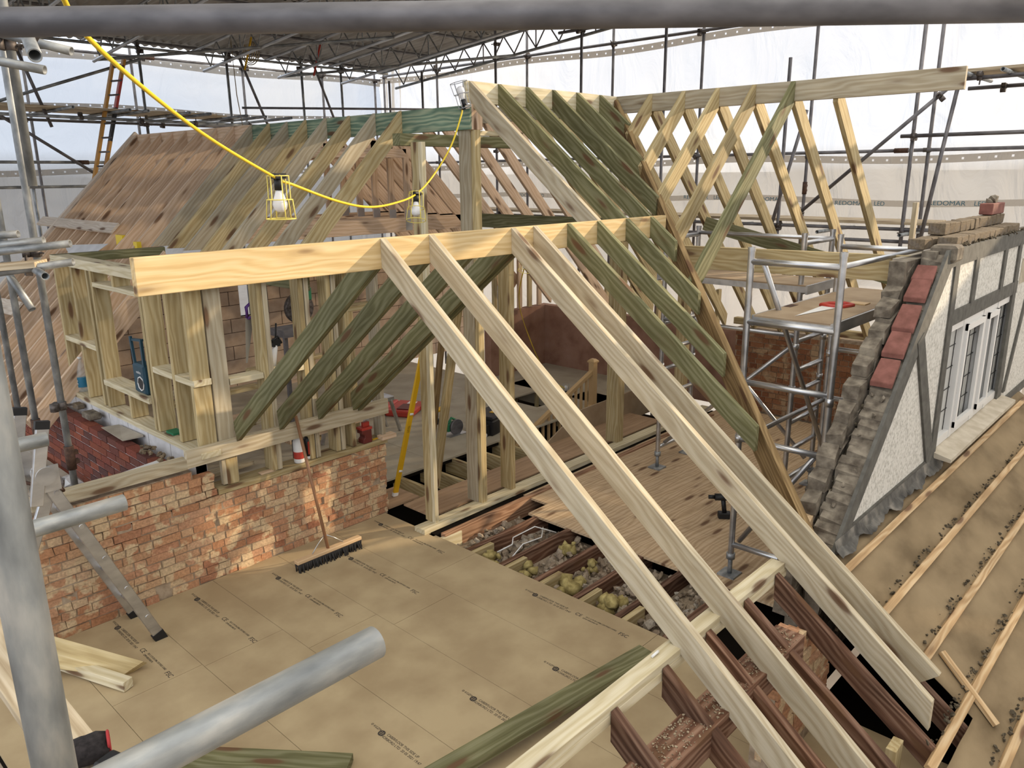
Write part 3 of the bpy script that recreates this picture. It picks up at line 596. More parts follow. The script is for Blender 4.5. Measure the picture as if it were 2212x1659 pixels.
timber('purlin',(6.53,3.98,2.578),(6.53,1.79,2.607),0.046,0.205,'stud','pale purlin running level from the valley board into the broken gable wall','purlin')
timber('wall_plate',(10.05,1.9,1.28),(10.05,5.1,1.28),0.10,0.09,'stud','wall plate on top of the far brick wall behind the tower','wall plate')
timber('purlin',(8.1,5.0,2.70),(8.1,8.2,2.70),0.046,0.19,'green','dark shaded beam beyond the tall post, under the far rafters','beam')
timber('brace',(8.2,4.6,2.75),(9.3,2.4,2.05),0.046,0.15,'green','shaded green diagonal timber behind the crossing rafters','brace')
# left roof
lefty = (6.13,6.54,6.96,7.38,7.76,8.14,8.52,8.93)
for i,y in enumerate(lefty):
    timber('rafter',(5.04,y+0.0225,3.838),(3.69,y+0.0225,3.838-SA*1.35),0.045,0.145,'stud' if i in (0,2,4,6) else 'pale',f'treated rafter under the blue-green ridge board, {ORD[i]} from the tall post','rafter',c0=0.145*SA,c1=-0.14)
naty = (9.36,9.80,10.22,10.64,11.05,11.42,11.80,12.22)
for i,y in enumerate(naty):
    timber('rafter',(5.04,y+0.02,3.845),(2.10,y+0.02,3.845-SA*2.94),0.040,0.22,'planed',f'long untreated planed rafter on the left roof, {ORD[i]} beyond the treated ones','rafter',c0=0.22*SA,c1=0.05)
low_y = (8.95,8.55)
for i,y in enumerate(low_y):
    timber('rafter',(3.66,y+0.02,2.48),(2.10,y+0.02,0.93),0.040,0.22,'planed',f'lower untreated rafter tail beside the stud box, {ORD[i]} from the gable','rafter',c0=0.1,c1=0.05)
timber('fascia_board',(2.10,8.84,0.96),(2.10,12.3,0.96),0.03,0.20,'planed','pale fascia board along the foot of the left roof above the dark red bricks','fascia',up=(-0.7,0,0.7))
timber('verge_board',(5.04,12.30,3.90),(2.10,12.30,0.99),0.06,0.16,'white_wood','pale verge timber on the far gable edge of the left roof','verge board')
timber('roof_plank',(3.80,13.0,2.66),(3.77,10.15,2.66),0.15,0.03,'white_wood','pale dusty plank laid across the left roof rafters','plank',up=(-0.7,0,0.7))
timber('roof_plank',(2.75,12.6,1.66),(2.8,11.0,1.70),0.20,0.03,'white_wood','second pale plank lying low across the left roof rafters','plank',up=(-0.7,0,0.7))
b = MB(); b.prism([(3.55,11.3,2.40),(3.62,10.0,2.48),(3.35,10.4,2.2)],(-0.004,0,0.004)); b.build('plastic_scrap','paper',Matrix.Translation((3.5,10.6,2.4)),None,'scrap of white plastic sheet on the left roof rafters','plastic sheet')
for i,(y,x,dy) in enumerate(((11.9,3.86,.05),(10.75,3.86,.06),(10.4,3.86,.05),(9.92,3.75,.10),(9.34,3.70,.05))):
    z = 3.845-SA*(5.04-x); b = MB(); b.box((x-0.03,y-dy,z-0.16 if i==3 else z-0.08),(x+0.02,y+dy,z+0.015)); b.build('strap','yellow',Matrix.Translation((x,y,z)),None,f'yellow plastic strap on the left roof rafters, {ORD[i]} from the far gable','strap','yellow straps on the left roof')
# trusses with posts
for i,y in enumerate((8.90,9.26,9.64,10.03,10.43,10.85)):
    t = empty('roof_truss',(6.4,y,2.45),f'planed attic truss seen through the posts, {ORD[i]} in the row from the front','roof truss','attic trusses under the left roof')
    timber('bottom_chord',(4.3,y,2.66),(8.6,y,2.66),0.04,0.20,'planed',parent=t)
    post('upright',7.30,7.40,y-0.02,y+0.02,2.66,3.74,'planed',parent=t,cat=None)
    timber('collar',(5.2,y,3.60),(7.35,y,3.60),0.04,0.12,'planed',parent=t)
    timber('top_chord',(7.35,y,3.80),(9.7,y,1.55),0.04,0.20,'planed',parent=t)
    b = MB(); b.box((7.29,y-0.024,2.48),(7.41,y-0.02,2.76)); b.build('nail_plate','steel',Matrix.Translation((7.35,y-.02,2.6)),t)
timber('purlin',(4.40,5.44,3.585),(5.95,5.44,3.585),0.10,0.10,'green','dark header beam lying across the two tall posts behind the front ridge','beam')
timber('purlin',(5.12,5.42,3.635),(5.95,5.42,3.635),0.06,0.045,'cream','pale packing timber lying on the header beam at the tall posts','timber')
# ------------------------------------------------------------------ POSTS AND STUD WALLS
P = 'double stud posts standing on the long sole plate'
for (xa,xb,ya,yb,z1,mt,lab) in ((4.46,4.505,5.19,5.235,3.51,'cream','near half of the double post at the left end of the sole plate'),(4.46,4.505,5.237,5.33,3.51,'stud','far half of the double post at the left end of the sole plate'),
  (5.085,5.16,5.19,5.24,3.625,'stud','grooved near half of the tall post carrying the highest ridge'),(5.075,5.16,5.242,5.39,3.625,'pale','grey far half of the tall post carrying the highest ridge'),
  (5.53,5.60,5.21,5.36,2.60,'stud','single post on the sole plate right of the tall post'),(7.47,7.60,5.25,5.42,2.5,'stud','post on the sole plate beside the stair string board'),
  (8.9,9.0,5.2,5.35,2.3,'stud','post at the far end of the sole plate near the plaster wall')):
    post('post',xa,xb,ya,yb,0.05,z1,mt,lab,'post',P)
post('post',5.06,5.20,5.20,5.242,3.626,3.84,'planed','short pinkish packing block on top of the tall post','block')
timber('sole_plate',(4.29,5.225,0.05),(9.6,5.225,0.05),0.145,0.05,'cream','long pale sole plate along the gap in the floor','sole plate')
timber('steel_beam',(4.33,5.11,0.0),(9.6,5.11,0.0),0.07,0.2,'dark','dark steel beam sunk in the slot beside the sole plate','beam')
timber('joist',(4.40,5.02,0.02),(9.4,5.02,0.02),0.06,0.20,'oldpink','old pinkish joist running beside the dark slot','joist')
for i,(x,y) in enumerate(((5.08,0),(5.48,0),(5.88,0),(6.28,0),(6.68,0))):
    timber('joist',(x+0.0225,6.62,-0.022),(x+0.0225,5.5,-0.022),0.045,0.20,'stud',f'new joist crossing the open floor slot by the yellow level, {ORD[i]} from the brick wall','joist','new joists in the open slot')
timber('prop_stud',(5.13,5.93,0.0),(5.19,5.55,2.0),0.09,0.05,'stud','leaning stud propped between the two double posts','stud',up=(0,-1,0))
timber('prop_stud',(5.06,5.97,0.0),(5.08,5.62,2.0),0.05,0.05,'valley','thin brown stud leaning behind the propped stud','stud',up=(0,-1,0))
# dormer box at the left (plane X = 2.6)
DG = 'studs of the dormer box'
for i,(y,z0,z1,lab) in enumerate(((8.68,1.12,2.42,'far corner stud of the dormer box'),(8.22,1.12,2.42,'second stud from the far corner of the dormer box'),(7.82,1.12,2.42,'outer stud of the pair left of the dormer opening'),(7.715,1.12,2.42,'inner stud of the pair left of the dormer opening'),
   (6.665,1.12,2.42,'inner stud of the pair right of the dormer opening'),(6.60,1.12,2.42,'outer stud of the pair right of the dormer opening'),(6.18,1.12,2.42,'stud between the dormer opening and the near corner'),(7.20,2.32,2.42,'short stud above the dormer opening'),(7.18,1.12,1.35,'short stud below the dormer sill'))):
    post('stud',2.60,2.745,y,y+0.045,z0,z1,'stud',lab,'stud',DG)
post('stud',2.60,2.745,5.862,5.907,1.12,2.42,'stud','near corner stud of the dormer box facing the red bricks','stud',DG)
post('stud',2.76,2.90,5.862,5.907,0.78,2.42,'pale','wide corner stud of the dormer box with swirling grain','stud',DG)
timber('noggin',(2.672,7.865,1.70),(2.672,8.675,1.70),0.145,0.05,'cream','long noggin across the two far studs of the dormer box','noggin')
timber('noggin',(2.672,6.23,1.70),(2.672,6.60,1.70),0.145,0.05,'cream','noggin right of the dormer opening','noggin')
timber('noggin',(2.672,5.84,1.70),(2.672,6.175,1.70),0.145,0.05,'cream','noggin at the near corner of the dormer box, with a chisel on it','noggin')
timber('sill_timber',(2.66,6.71,1.40),(2.66,7.72,1.40),0.165,0.05,'cream','sill timber of the dormer opening carrying the radio','sill')
timber('lintel_timber',(2.672,6.71,2.32),(2.672,7.715,2.32),0.145,0.042,'cream','head timber over the dormer opening','lintel')
timber('sole_plate',(2.66,5.80,1.115),(2.66,8.83,1.115),0.165,0.05,'cream','sole plate of the dormer box on white blocks','sole plate')
timber('top_plate',(2.672,5.72,2.465),(2.672,8.77,2.465),0.145,0.045,'cream','lower top plate of the dormer box','top plate')
timber('top_plate',(2.672,5.72,2.508),(2.672,8.77,2.508),0.145,0.043,'cream','upper top plate of the dormer box','top plate')
timber('top_plate',(2.60,8.72,2.51),(3.72,8.72,2.51),0.10,0.09,'green','shaded top plate along the far side of the dormer box','top plate')
timber('top_plate',(2.60,5.83,2.47),(4.45,5.83,2.47),0.09,0.05,'pale','top plate over the stud wall behind the front ridge board','top plate')
timber('header_beam',(3.72,5.9,2.42),(3.72,8.9,2.42),0.05,0.14,'green','header where the treated rafters land on the dormer box','beam')
for i,(x,z0) in enumerate(((3.215,0.77),(3.262,0.77),(3.60,0.77),(3.655,0.77),(3.875,0.77),(3.93,0.77),(4.05,0.77),(4.40,0.77))):
    post('stud',x,x+0.045,5.86,5.995,z0,2.42,('stud','pale')[i%2],f'stud of the wall behind the green rafters, {ORD[i]} from the dormer corner','stud','studs behind the green rafters')
timber('noggin',(2.91,5.93,1.655),(3.21,5.93,1.655),0.135,0.05,'cream','noggin between the wide corner stud and its neighbour','noggin')
timber('noggin',(3.31,5.93,1.655),(3.60,5.93,1.655),0.135,0.05,'cream','noggin behind the longest green rafter','noggin')
timber('noggin',(3.97,5.93,2.1),(4.40,5.93,2.1),0.135,0.05,'stud','high noggin near the end of the stud wall','noggin')
timber('sole_plate',(2.70,5.93,0.765),(4.44,5.93,0.765),0.19,0.048,'stud','sole plate on top of the orange brick wall carrying a foam can','sole plate')
post('stud',2.795,2.895,5.86,5.95,0.77,1.0,'stud','short stub stud under the long plate at its left end','stud')
timber('wall_plate',(2.46,5.835,1.165),(4.455,5.835,1.165),0.045,0.145,'pale','knotty plate nailed across the studs above the orange brick wall','wall plate')
timber('wall_plate',(1.36,5.865,1.10),(2.47,5.865,1.10),0.10,0.085,'pale','timber plate on the raised left end of the orange brick wall','wall plate')
timber('off_cut',(4.36,5.85,0.80),(4.53,5.85,0.80),0.09,0.04,'planed','small off-cut at the end of the sole plate over the brick wall','off-cut')
# interior frames further back
for i,(x,y,z1) in enumerate(((3.30,8.2,2.2),(3.9,8.2,2.2),(4.5,8.2,2.2),(5.1,8.2,2.1),(5.7,8.2,2.1))):
    post('stud',x,x+0.1,y,y+0.045,0,z1,'stud',f'stud of the inner frame in the back room, {ORD[i]} from the left','stud','back room studs')
for i,(x,y,z) in enumerate(((3.2,8.0,0.95),(3.3,8.05,1.05),(3.2,8.0,0.62),(3.3,8.1,0.5),(4.2,8.0,0.55),(4.5,8.1,0.9),(4.3,8.2,1.1),(3.0,7.9,0.1),(4.6,8.0,0.2))):
    timber('stacked_timber',(x,y,z),(x+1.1,y+0.05,z+0.01*(i%3)),0.12,0.045,('stud','pale','planed')[i%3],f'loose length of timber stacked in the back room, {ORD[i]} of the heap','timber','timber heap in the back room')
for i,(x,z0,z1) in enumerate(((9.0,1.05,1.55),(9.15,1.05,1.6),(9.4,1.05,1.6),(9.6,1.05,1.55),(9.85,1.05,1.6),(10.1,1.05,1.6))):
    post('stud',x,x+0.09,8.82,8.865,z0,z1+0.6,('stud','planed')[i%2],f'short stud standing on the pink plaster wall, {ORD[i]} from the left','stud','studs on the plaster wall')
for i,y in enumerate((5.5,6.0,6.5,7.0,7.5,8.0)):
    post('stud',10.27,10.36,y,y+0.045,1.04,1.6,'stud',f'stud standing on the right plaster wall, {ORD[i]} from the brick end','stud','studs on the plaster wall')
# near right wall plate (two layers, three lengths between rafters)
timber('wall_plate',(1.2,1.68,1.07),(4.03,1.68,1.07),0.085,0.045,'cream','upper pale wall plate under the near rafters','wall plate')
timber('wall_plate',(1.2,1.68,1.024),(4.06,1.68,1.024),0.085,0.05,'cream','lower pale wall plate under the near rafters','wall plate')
# old rafters
OG = 'old dark rafters under the eaves'
for i,(x,ye,lab) in enumerate(((2.335,0.5,'old dark rafter nearest the bottom edge of the photo'),(2.735,0.45,'old dark rafter with wood shavings on top, second from the bottom edge'),(3.13,0.45,'old dark rafter, third from the bottom edge'),(3.53,0.6,'old dark rafter with pale scrapes, fourth from the bottom edge'),(3.90,0.71,'old dark rafter with a notched flank, nearest the felt roof'))):
    timber('old_rafter',(x+0.025,1.635,1.045),(x+0.025,ye,1.045-0.735*(1.635-ye)),0.05,0.12,'old',lab,'old rafter',OG,c0=0.09,c1=0.05)
timber('old_rafter',(4.32,0.95,0.50),(4.32,0.60,0.245),0.05,0.12,'old','short old rafter end poking out beside the felt','old rafter')
timber('old_plate',(2.2,1.45,0.86),(3.72,1.45,0.86),0.16,0.14,'old','old dark plate covered in dust below the new wall plate','old plate')
b = MB(); lumps(b,700,(2.3,1.38,0.862,3.7,1.52,0.864),0.003,0.008,flat=.4); b.build('wood_dust',noisy('dust',(0.22,0.17,0.11),(0.42,0.34,0.23),60,1.0),Matrix.Translation((3,1.45,0.86)),None,'dust and chippings lying on the old dark plate','dust',kind='stuff')
b = MB(); bricks(b,(3.55,1.42,0.1),(1,0,0),(0,-1,0),0.75,lambda x:0.8-0.4*x,hp=0.4); b.box((3.55,1.43,0.0),(4.3,1.55,0.55),1); b.build('brick_pier',['brick','mortar'],Matrix.Translation((3.9,1.45,0.1)),None,'rough piece of old brickwork in the dark under the eaves','brickwork')
timber('eaves_stud',(3.77,0.86,0.42),(3.77,0.86,-0.42),0.12,0.05,'stud','pale upright timber below the eaves tip','stud',up=(0,-1,0))
b = MB()
for k in range(7): b.ring((3.35+random.uniform(-.02,.02),1.25+random.uniform(-.02,.02),0.06+0.02*k),(random.uniform(-.2,.2),random.uniform(-.2,.2),1),0.13,0.008,28,6)
b.build('cable_coil','black',Matrix.Translation((3.35,1.25,0)),None,'coil of black cable on the floor under the old rafters','cable')
# joist bay with rubble
for i,y in enumerate((4.63,4.22,3.82,3.41,3.0,2.58)):
    timber('joist',(4.37,y+0.025,-0.005),(5.45,y+0.025,-0.005),0.055,0.22,'old',f'old dark joist in the open floor bay, {ORD[i]} from the slot','joist','old joists in the open floor bay')
    timber('joist_extension',(4.365,y-0.04,-0.005),(4.615,y-0.04,-0.005),0.05,0.20,'stud',f'short new timber bolted to the open-bay joist, {ORD[i]} from the slot','joist piece','new pieces on the old joists')
timber('joist_extension',(4.365,5.0,-0.005),(4.60,5.0,-0.005),0.05,0.20,'cream','short new timber fixed beside the pinkish joist','joist piece')
b = MB()
for i,(ya,yb) in enumerate(((4.69,4.95),(4.28,4.60),(3.88,4.18),(3.47,3.78),(3.06,3.37),(2.64,2.96))):
    lumps(b,120,(4.4,ya,-0.17,5.34,yb,-0.09),0.015,0.055); b.box((4.37,ya-.05,-0.24),(5.4,yb+.05,-0.15))
b.build('rubble','rubble',Matrix.Translation((4.9,3.8,-0.1)),None,'broken mortar and stone rubble filling the open floor bay between joists','rubble',kind='stuff')
for i,(x,y,s) in enumerate(((4.50,4.48,0.10),(4.52,4.06,0.10),(4.60,3.66,0.13),(4.95,3.72,0.10),(4.62,3.22,0.15),(5.1,4.10,0.10),(5.05,3.30,0.09))):
    b = MB(); lumps(b,9,(x-s*.7,y-s*.5,-0.12,x+s*.7,y+s*.5,-0.04),s*0.4,s*0.62,flat=.8); o = b.build('insulation_tuft','wool',Matrix.Translation((x,y,-0.1)),None,f'tuft of yellow mineral wool among the rubble, {ORD[i]} from the slot side','insulation','mineral wool tufts in the open floor bay',smooth=True)
for i,(p) in enumerate((((4.55,4.5,-.06),(4.7,4.42,0.0),(4.85,4.55,-.03),(5.1,4.5,0.01),(5.25,4.36,-.06)),((4.6,4.34,-.07),(4.8,4.38,-.02),(5.0,4.33,-.01),(5.22,4.5,-.04)))):
    b = MB(); b.path(p,0.006,6); b.build('old_cable','white',Matrix.Translation(p[0]),None,'old white cable lying over the rubble, '+('looped near the chipboard' if i==0 else 'running under the floorboards'),'cable')
# loose timbers on the chipboard
b = MB(); b.prism([(1.652,4.99,.08),(1.506,5.055,0.0),(1.14,5.40,.12),(1.20,5.50,.30)],(.03,.02,-.035)); b.build('loose_timber','stud',frame((1.65,4.99,.08),(1.2,5.5,.3)),None,'wide off-cut with a pointed end leaning behind the scaffold pole','off-cut')
timber('loose_timber',(1.50,4.87,0.075),(1.17,5.72,0.10),0.075,0.07,'cream','thick off-cut lying on the chipboard beside the scaffold pole','off-cut')
timber('loose_timber',(2.2,2.72,0.14),(3.98,2.50,0.14),0.145,0.05,'green','green timber lying on the chipboard along the near wall plate','timber')
timber('loose_timber',(1.45,3.95,0.06),(2.05,3.20,0.06),0.145,0.05,'green','green timber with ringed grain at the bottom edge, below the big scaffold stub','timber')

# ------------------------------------------------------------------ SHEETING AND SCAFFOLD BEYOND
from mathutils import noise as NZ
def sheet(name, org, ux, L, z0, z1, nrm, label, topf=None, folds=()):
    b = MB(); nx, nz = int(L/0.11), int((z1-z0)/0.14); g = {}; org, ux, nrm = V(org), V(ux), V(nrm)
    for i in range(nx+1):
        for k in range(nz+1):
            s = L*i/nx; z = z0+((topf(s) if topf else z1)-z0)*k/nz
            d = 0.06*NZ.noise(V((s*0.7,z*0.5,org.x)))+0.04*NZ.noise(V((s*2.6+z*1.5,z*1.1-s,3)))+0.018*NZ.noise(V((s*7+z*2,z*3.0,7)))
            for (fs,fw,fa) in folds: d += fa*math.exp(-((s-fs)/fw)**2)*math.sin(s*26)
            g[i,k] = b.bm.verts.new(org+ux*s+V((0,0,z))+nrm*d)
    for i in range(nx):
        for k in range(nz):
            f = b.bm.faces.new((g[i,k],g[i+1,k],g[i+1,k+1],g[i,k+1])); f.smooth = True
    return b.build(name,'sheet',Matrix.Translation(org),None,label,'sheeting')
shR = sheet('scaffold_sheeting',(12.10,15.5,0),(0,-1,0),13.6,-1.5,7.6,(-1,0,0),'white translucent sheeting wall on the right side of the scaffold',topf=lambda t: 7.6 if t < 12.2 else 5.36,folds=((0.4,0.5,0.10),))
shN = sheet('scaffold_sheeting',(12.1,1.15,0),(0,-1,0),3.7,-1.5,4.0,(-1,0,0),'added white sheeting out of view, screening low sun at the right')  # unseen screen added so the low sun misses felt and render
shQ = sheet('scaffold_sheeting',(12.1,-2.55,0),(-1,0,0),14.0,-1.5,6.5,(0,1,0),'added white sheeting behind the viewer, screening the foreground from sun')  # unseen screen added to shade the foreground tubes
for q in (shN,shQ): q.data.materials.clear(); q.data.materials.append(M['sheet_screen'])
shL = sheet('scaffold_sheeting',(-1.5,15.5,0),(1,0,0),13.6,-1.5,5.35,(0,-1,0),'bluish white translucent sheeting wall on the left side of the scaffold',folds=((13.1,0.5,0.10),))
def band(par, x0,x1,y0,y1,z,h,mat,holes,axis):
    b = MB(); L = (x1-x0) if axis=='x' else (y1-y0); n = int(L/0.19)
    for i in range(n):
        a = L*i/n; c = L*(i+1)/n
        f = (lambda s,dz: (x0+s, y0-0.005, z+dz+0.03*math.sin((x0+s)*1.3))) if axis=='x' else (lambda s,dz: (x0-0.005, y0+s, z+dz+0.03*math.sin((y0+s)*1.3)))
        mid = (a+c)/2; hw = 0.014 if holes else 0.0
        if holes:
            for (sa,sb,da,db) in ((a,c,0,h/2-hw),(a,c,h/2+hw,h),(a,mid-hw,h/2-hw,h/2+hw),(mid+hw,c,h/2-hw,h/2+hw)):
                b.bm.faces.new([b.bm.verts.new(f(s,d)) for s,d in ((sa,da),(sb,da),(sb,db),(sa,db))])
        else: b.bm.faces.new([b.bm.verts.new(f(s,d)) for s,d in ((a,0),(c,0),(c,h),(a,h))])
    o = b.build('eyelet_band' if holes else 'printed_band',mat,None,par); return o
band(shR,11.87,0,2.0,15.2,5.24,0.11,'band',True,'y'); band(shR,11.87,0,1.9,15.2,3.36,0.10,'band',True,'y'); band(shR,11.88,0,1.9,15.2,2.78,0.085,'band',False,'y')
band(shL,-1.4,11.9,15.22,0,5.20,0.14,'band',True,'x'); band(shL,-1.4,11.9,15.22,0,3.30,0.10,'band',True,'x'); band(shL,-1.4,11.9,15.22,0,4.42,0.06,'band',True,'x')
RX = Matrix.Rotation(math.pi/2,4,'X'); RY = Matrix.Rotation(-math.pi/2,4,'Z') @ RX
for k in range(7):
    y = 2.62+1.27*k
    text('REDOMAR',11.865,y+0.68,2.79+0.03*math.sin(y*1.3),0.085,0,shR,'bandblue','printed_lettering',RY,1.15)
    text('LED',11.865,y+0.12,2.79+0.03*math.sin(y*1.3),0.085,0,shR,'bandblue','printed_lettering',RY,1.0)
SG = 'uprights of the far scaffold'
i = 0
for y,zt_,dy in ((13.75,5.15,0),(12.7,5.25,0),(10.64,6.4,0),(8.65,6.4,0),(7.02,6.4,0),(5.02,4.75,0),(3.33,6.4,0)):
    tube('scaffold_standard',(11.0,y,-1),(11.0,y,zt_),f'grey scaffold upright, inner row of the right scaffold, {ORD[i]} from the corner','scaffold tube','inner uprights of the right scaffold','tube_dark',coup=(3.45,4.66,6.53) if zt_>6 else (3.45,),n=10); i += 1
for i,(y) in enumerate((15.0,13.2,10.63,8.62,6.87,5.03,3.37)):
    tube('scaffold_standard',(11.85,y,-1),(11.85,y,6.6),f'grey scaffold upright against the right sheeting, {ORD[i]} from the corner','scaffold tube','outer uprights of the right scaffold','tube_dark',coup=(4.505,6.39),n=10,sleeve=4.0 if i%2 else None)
T = lambda a,b_,lab,**k: tube('scaffold_tube',a,b_,lab,'scaffold tube',k.pop('group',None),k.pop('mat','tube_dark'),n=k.pop('n',10),**k)
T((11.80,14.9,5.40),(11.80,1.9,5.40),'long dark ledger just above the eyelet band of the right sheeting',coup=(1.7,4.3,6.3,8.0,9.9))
T((10.95,9.10,5.53),(10.95,1.9,5.53),'upper inner ledger of the right scaffold starting past the lattice beam',coup=(0.45,2.1))
T((11.80,14.9,3.505),(11.80,1.9,3.505),'mid-height ledger above the lower eyelet band of the right sheeting',coup=(4.3,6.3,8.0,9.9),sleeve=11.2)
T((10.95,3.46,3.66),(10.95,0.5,3.66),'short inner guard rail at the right edge, starting by the third last upright',coup=(0.15,))
T((10.9,4.7,2.66),(10.9,2.85,4.30),'diagonal brace crossing the right sheeting behind the rafters',coup=(0.05,2.2))
T((10.93,2.87,4.2),(10.93,3.10,2.2),'leaning scaffold tube beside the broken gable wall',coup=(2.2,))
T((10.93,4.70,4.05),(10.93,5.16,2.2),'leaning scaffold tube behind the crossing rafters')
for i,(y0,y1) in enumerate(((12.9,9.0),(8.98,5.1),(6.5,3.0))):
    for k in range(3): timber('scaffold_plank',(11.10+0.24*k,y0,2.60-0.001*i),(11.10+0.24*k,y1,2.60-0.001*i),0.225,0.038,'board',f'scaffold board of the right low lift, {ORD[i]} run from the corner, {("inner","middle","outer")[k]} board','scaffold board','boards of the right low lift')
T((11.03,13.5,2.50),(11.03,2.9,2.50),'inner ledger under the boards of the right low lift',coup=(2.9,4.9,6.5,8.5)); T((11.03,13.5,2.34),(11.03,2.9,2.34),'lower inner ledger beneath the right low lift',coup=(3.9,7.5))
for i,y in enumerate((12.2,9.6,7.6,5.9,4.3,3.25)): T((10.65,y,2.45),(12.0,y,2.45),f'transom tube poking inward under the right low lift, {ORD[i]} from the corner',group='transoms of the right low lift',mat='tube')
for i in range(3): timber('scaffold_plank',(11.05+0.24*i,2.92,4.40),(11.05+0.24*i,0.6,4.40),0.225,0.038,'board',f'scaffold board at the right edge above the projecting ridge, {("inner","middle","outer")[i]} of three','scaffold board','boards of the right upper lift')
T((10.95,2.95,4.29),(10.95,0.6,4.29),'ledger under the upper right boards',coup=(0.3,0.9)); T((11.7,2.95,4.24),(11.7,0.6,4.24),'outer ledger under the upper right boards',coup=(0.4,1.0))
for i,y in enumerate((2.75,2.35)): T((10.6,y,4.33),(11.9,y,4.33),f'transom poking inward at the upper right boards, {ORD[i]} from the ridge end',mat='tube')
timber('timber_prop',(9.5,2.74,2.9),(9.5,2.74,1.25),0.075,0.045,'pale','thin upright timber beside the broken gable wall','timber',up=(0,-1,0))
# left scaffold
for i,x in enumerate((2.2,4.05,5.92,7.46,8.99,9.90)):
    tube('scaffold_standard',(x,13.9,-1),(x,13.9,5.5 if i else 6),f'grey scaffold upright, inner row of the left scaffold, {ORD[i]} from the left','scaffold tube','inner uprights of the left scaffold','tube',coup=(5.1,6.25),n=10)
for i,x in enumerate((2.9,4.55,6.3,8.45,10.3,11.7)):
    tube('scaffold_standard',(x,15.15,-1),(x,15.15,5.5),f'grey scaffold upright against the left sheeting, {ORD[i]} from the left','scaffold tube','outer uprights of the left scaffold','tube_dark',coup=(6.3,),n=10)
T((1.0,13.85,5.30),(11.05,13.85,5.30),'top inner ledger of the left scaffold under the roof beams',coup=(3.0,4.9,6.5,8.9),mat='tube'); T((1.0,15.08,5.33),(11.8,15.08,5.33),'top ledger along the upper edge of the left sheeting',coup=(3.3,5.5,7.5,9.3),mat='tube_dark',sleeve=5.6)
T((1.0,13.35,4.16),(11.0,13.35,4.10),'front ledger of the left lift, carrying protruding transoms',coup=(2.9,3.7,4.6,5.5,6.5),mat='tube'); T((1.0,14.6,4.16),(11.0,14.6,4.16),'rear ledger of the left lift',coup=(3.3,5.5),mat='tube_dark')
for k in range(4): timber('scaffold_plank',(1.0,13.45+0.24*k,4.30),(6.9+0.3*k,13.45+0.24*k,4.29),0.225,0.038,'board',f'scaffold board of the left lift, {ORD[k]} from the building','scaffold board','boards of the left lift')
for i,x in enumerate((3.25,4.32,5.12,5.40,6.05,6.40,7.05,7.40,7.9)): T((x+0.08,12.75,4.24),(x,15.0,4.22),f'transom tube pointing out of the left lift, {ORD[i]} from the left',group='transoms of the left lift',mat='tube')
T((1.0,13.85,3.49),(6.2,13.85,3.49),'lower ledger across the left sheeting',coup=(1.2,3.05),mat='tube',sleeve=3.8); T((1.0,13.85,3.12),(5.4,13.85,3.12),'lowest ledger across the left sheeting',mat='tube')
T((3.6,13.8,4.30),(5.9,13.8,5.12),'rising diagonal brace on the left sheeting behind the ladder',mat='tube'); T((3.2,13.8,4.52),(5.0,13.8,3.28),'falling diagonal brace on the left sheeting below the lift',mat='tube_dark')
T((7.5,13.75,5.62),(8.2,13.75,3.9),'dark raker tube between the left uprights, nearer the ladder'); T((9.02,13.75,5.7),(9.75,13.75,3.9),'dark raker tube nearer the corner of the sheeting')
T((4.0,13.6,5.2),(4.35,13.6,4.0),'steep dark tube left of the ladder',mat='tube_dark')
T((7.295,13.2,4.402),(11.0,11.53,4.455),'thin horizontal rod running behind the green ridge to the corner',mat='tube_dark',r=0.02)
# extension ladder on the left
L = empty('extension_ladder',(4.7,13.3,3.3),'tall orange and red fibreglass ladder standing up against the left scaffold','ladder')
a0,a1,b0,b1 = V((4.72,13.3,3.1)),V((5.36,13.5,5.03)),V((4.86,13.3,3.1)),V((5.53,13.5,5.06))
b = MB(); b.beam(a0,a1,0.04,0.085,up=(0,-1,0)); b.build('stile','orange',frame(a0,a1),L)
b = MB(); 
for t0,t1,mi in ((0,.36,0),(.36,.62,1),(.62,.85,2),(.85,1,0)): b.beam(b0.lerp(b1,t0),b0.lerp(b1,t1),0.04,0.085,up=(0,-1,0),mi=mi)
b.build('stile',['orange','black','red'],frame(b0,b1),L)
for k in range(9):
    t = (k+.5)/9; b = MB(); b.cyl(a0.lerp(a1,t),b0.lerp(b1,t),0.014,n=8); b.build('rung','tube_dark',frame(a0.lerp(a1,t),b0.lerp(b1,t)),L)
# hanging rope coil and lines
b = MB()
for k in range(4): b.ring((7.72,13.5,5.42-0.02*k),(1,0.2*k-.3,0.0),0.17+0.01*k,0.010,24,5)
b.build('rope_coil','rope',Matrix.Translation((7.7,13.5,5.4)),None,'coil of rope hanging from the roof beams at the left','rope')
b = MB(); b.path([(7.2,13.2,5.6),(7.22,13.2,4.6),(7.25,13.1,3.85),(7.1,12.6,3.6)],0.008,6); b.build('hanging_rope','rope',Matrix.Translation((7.2,13.2,5)),None,'thin rope hanging down beside the coil to the left roof','rope')

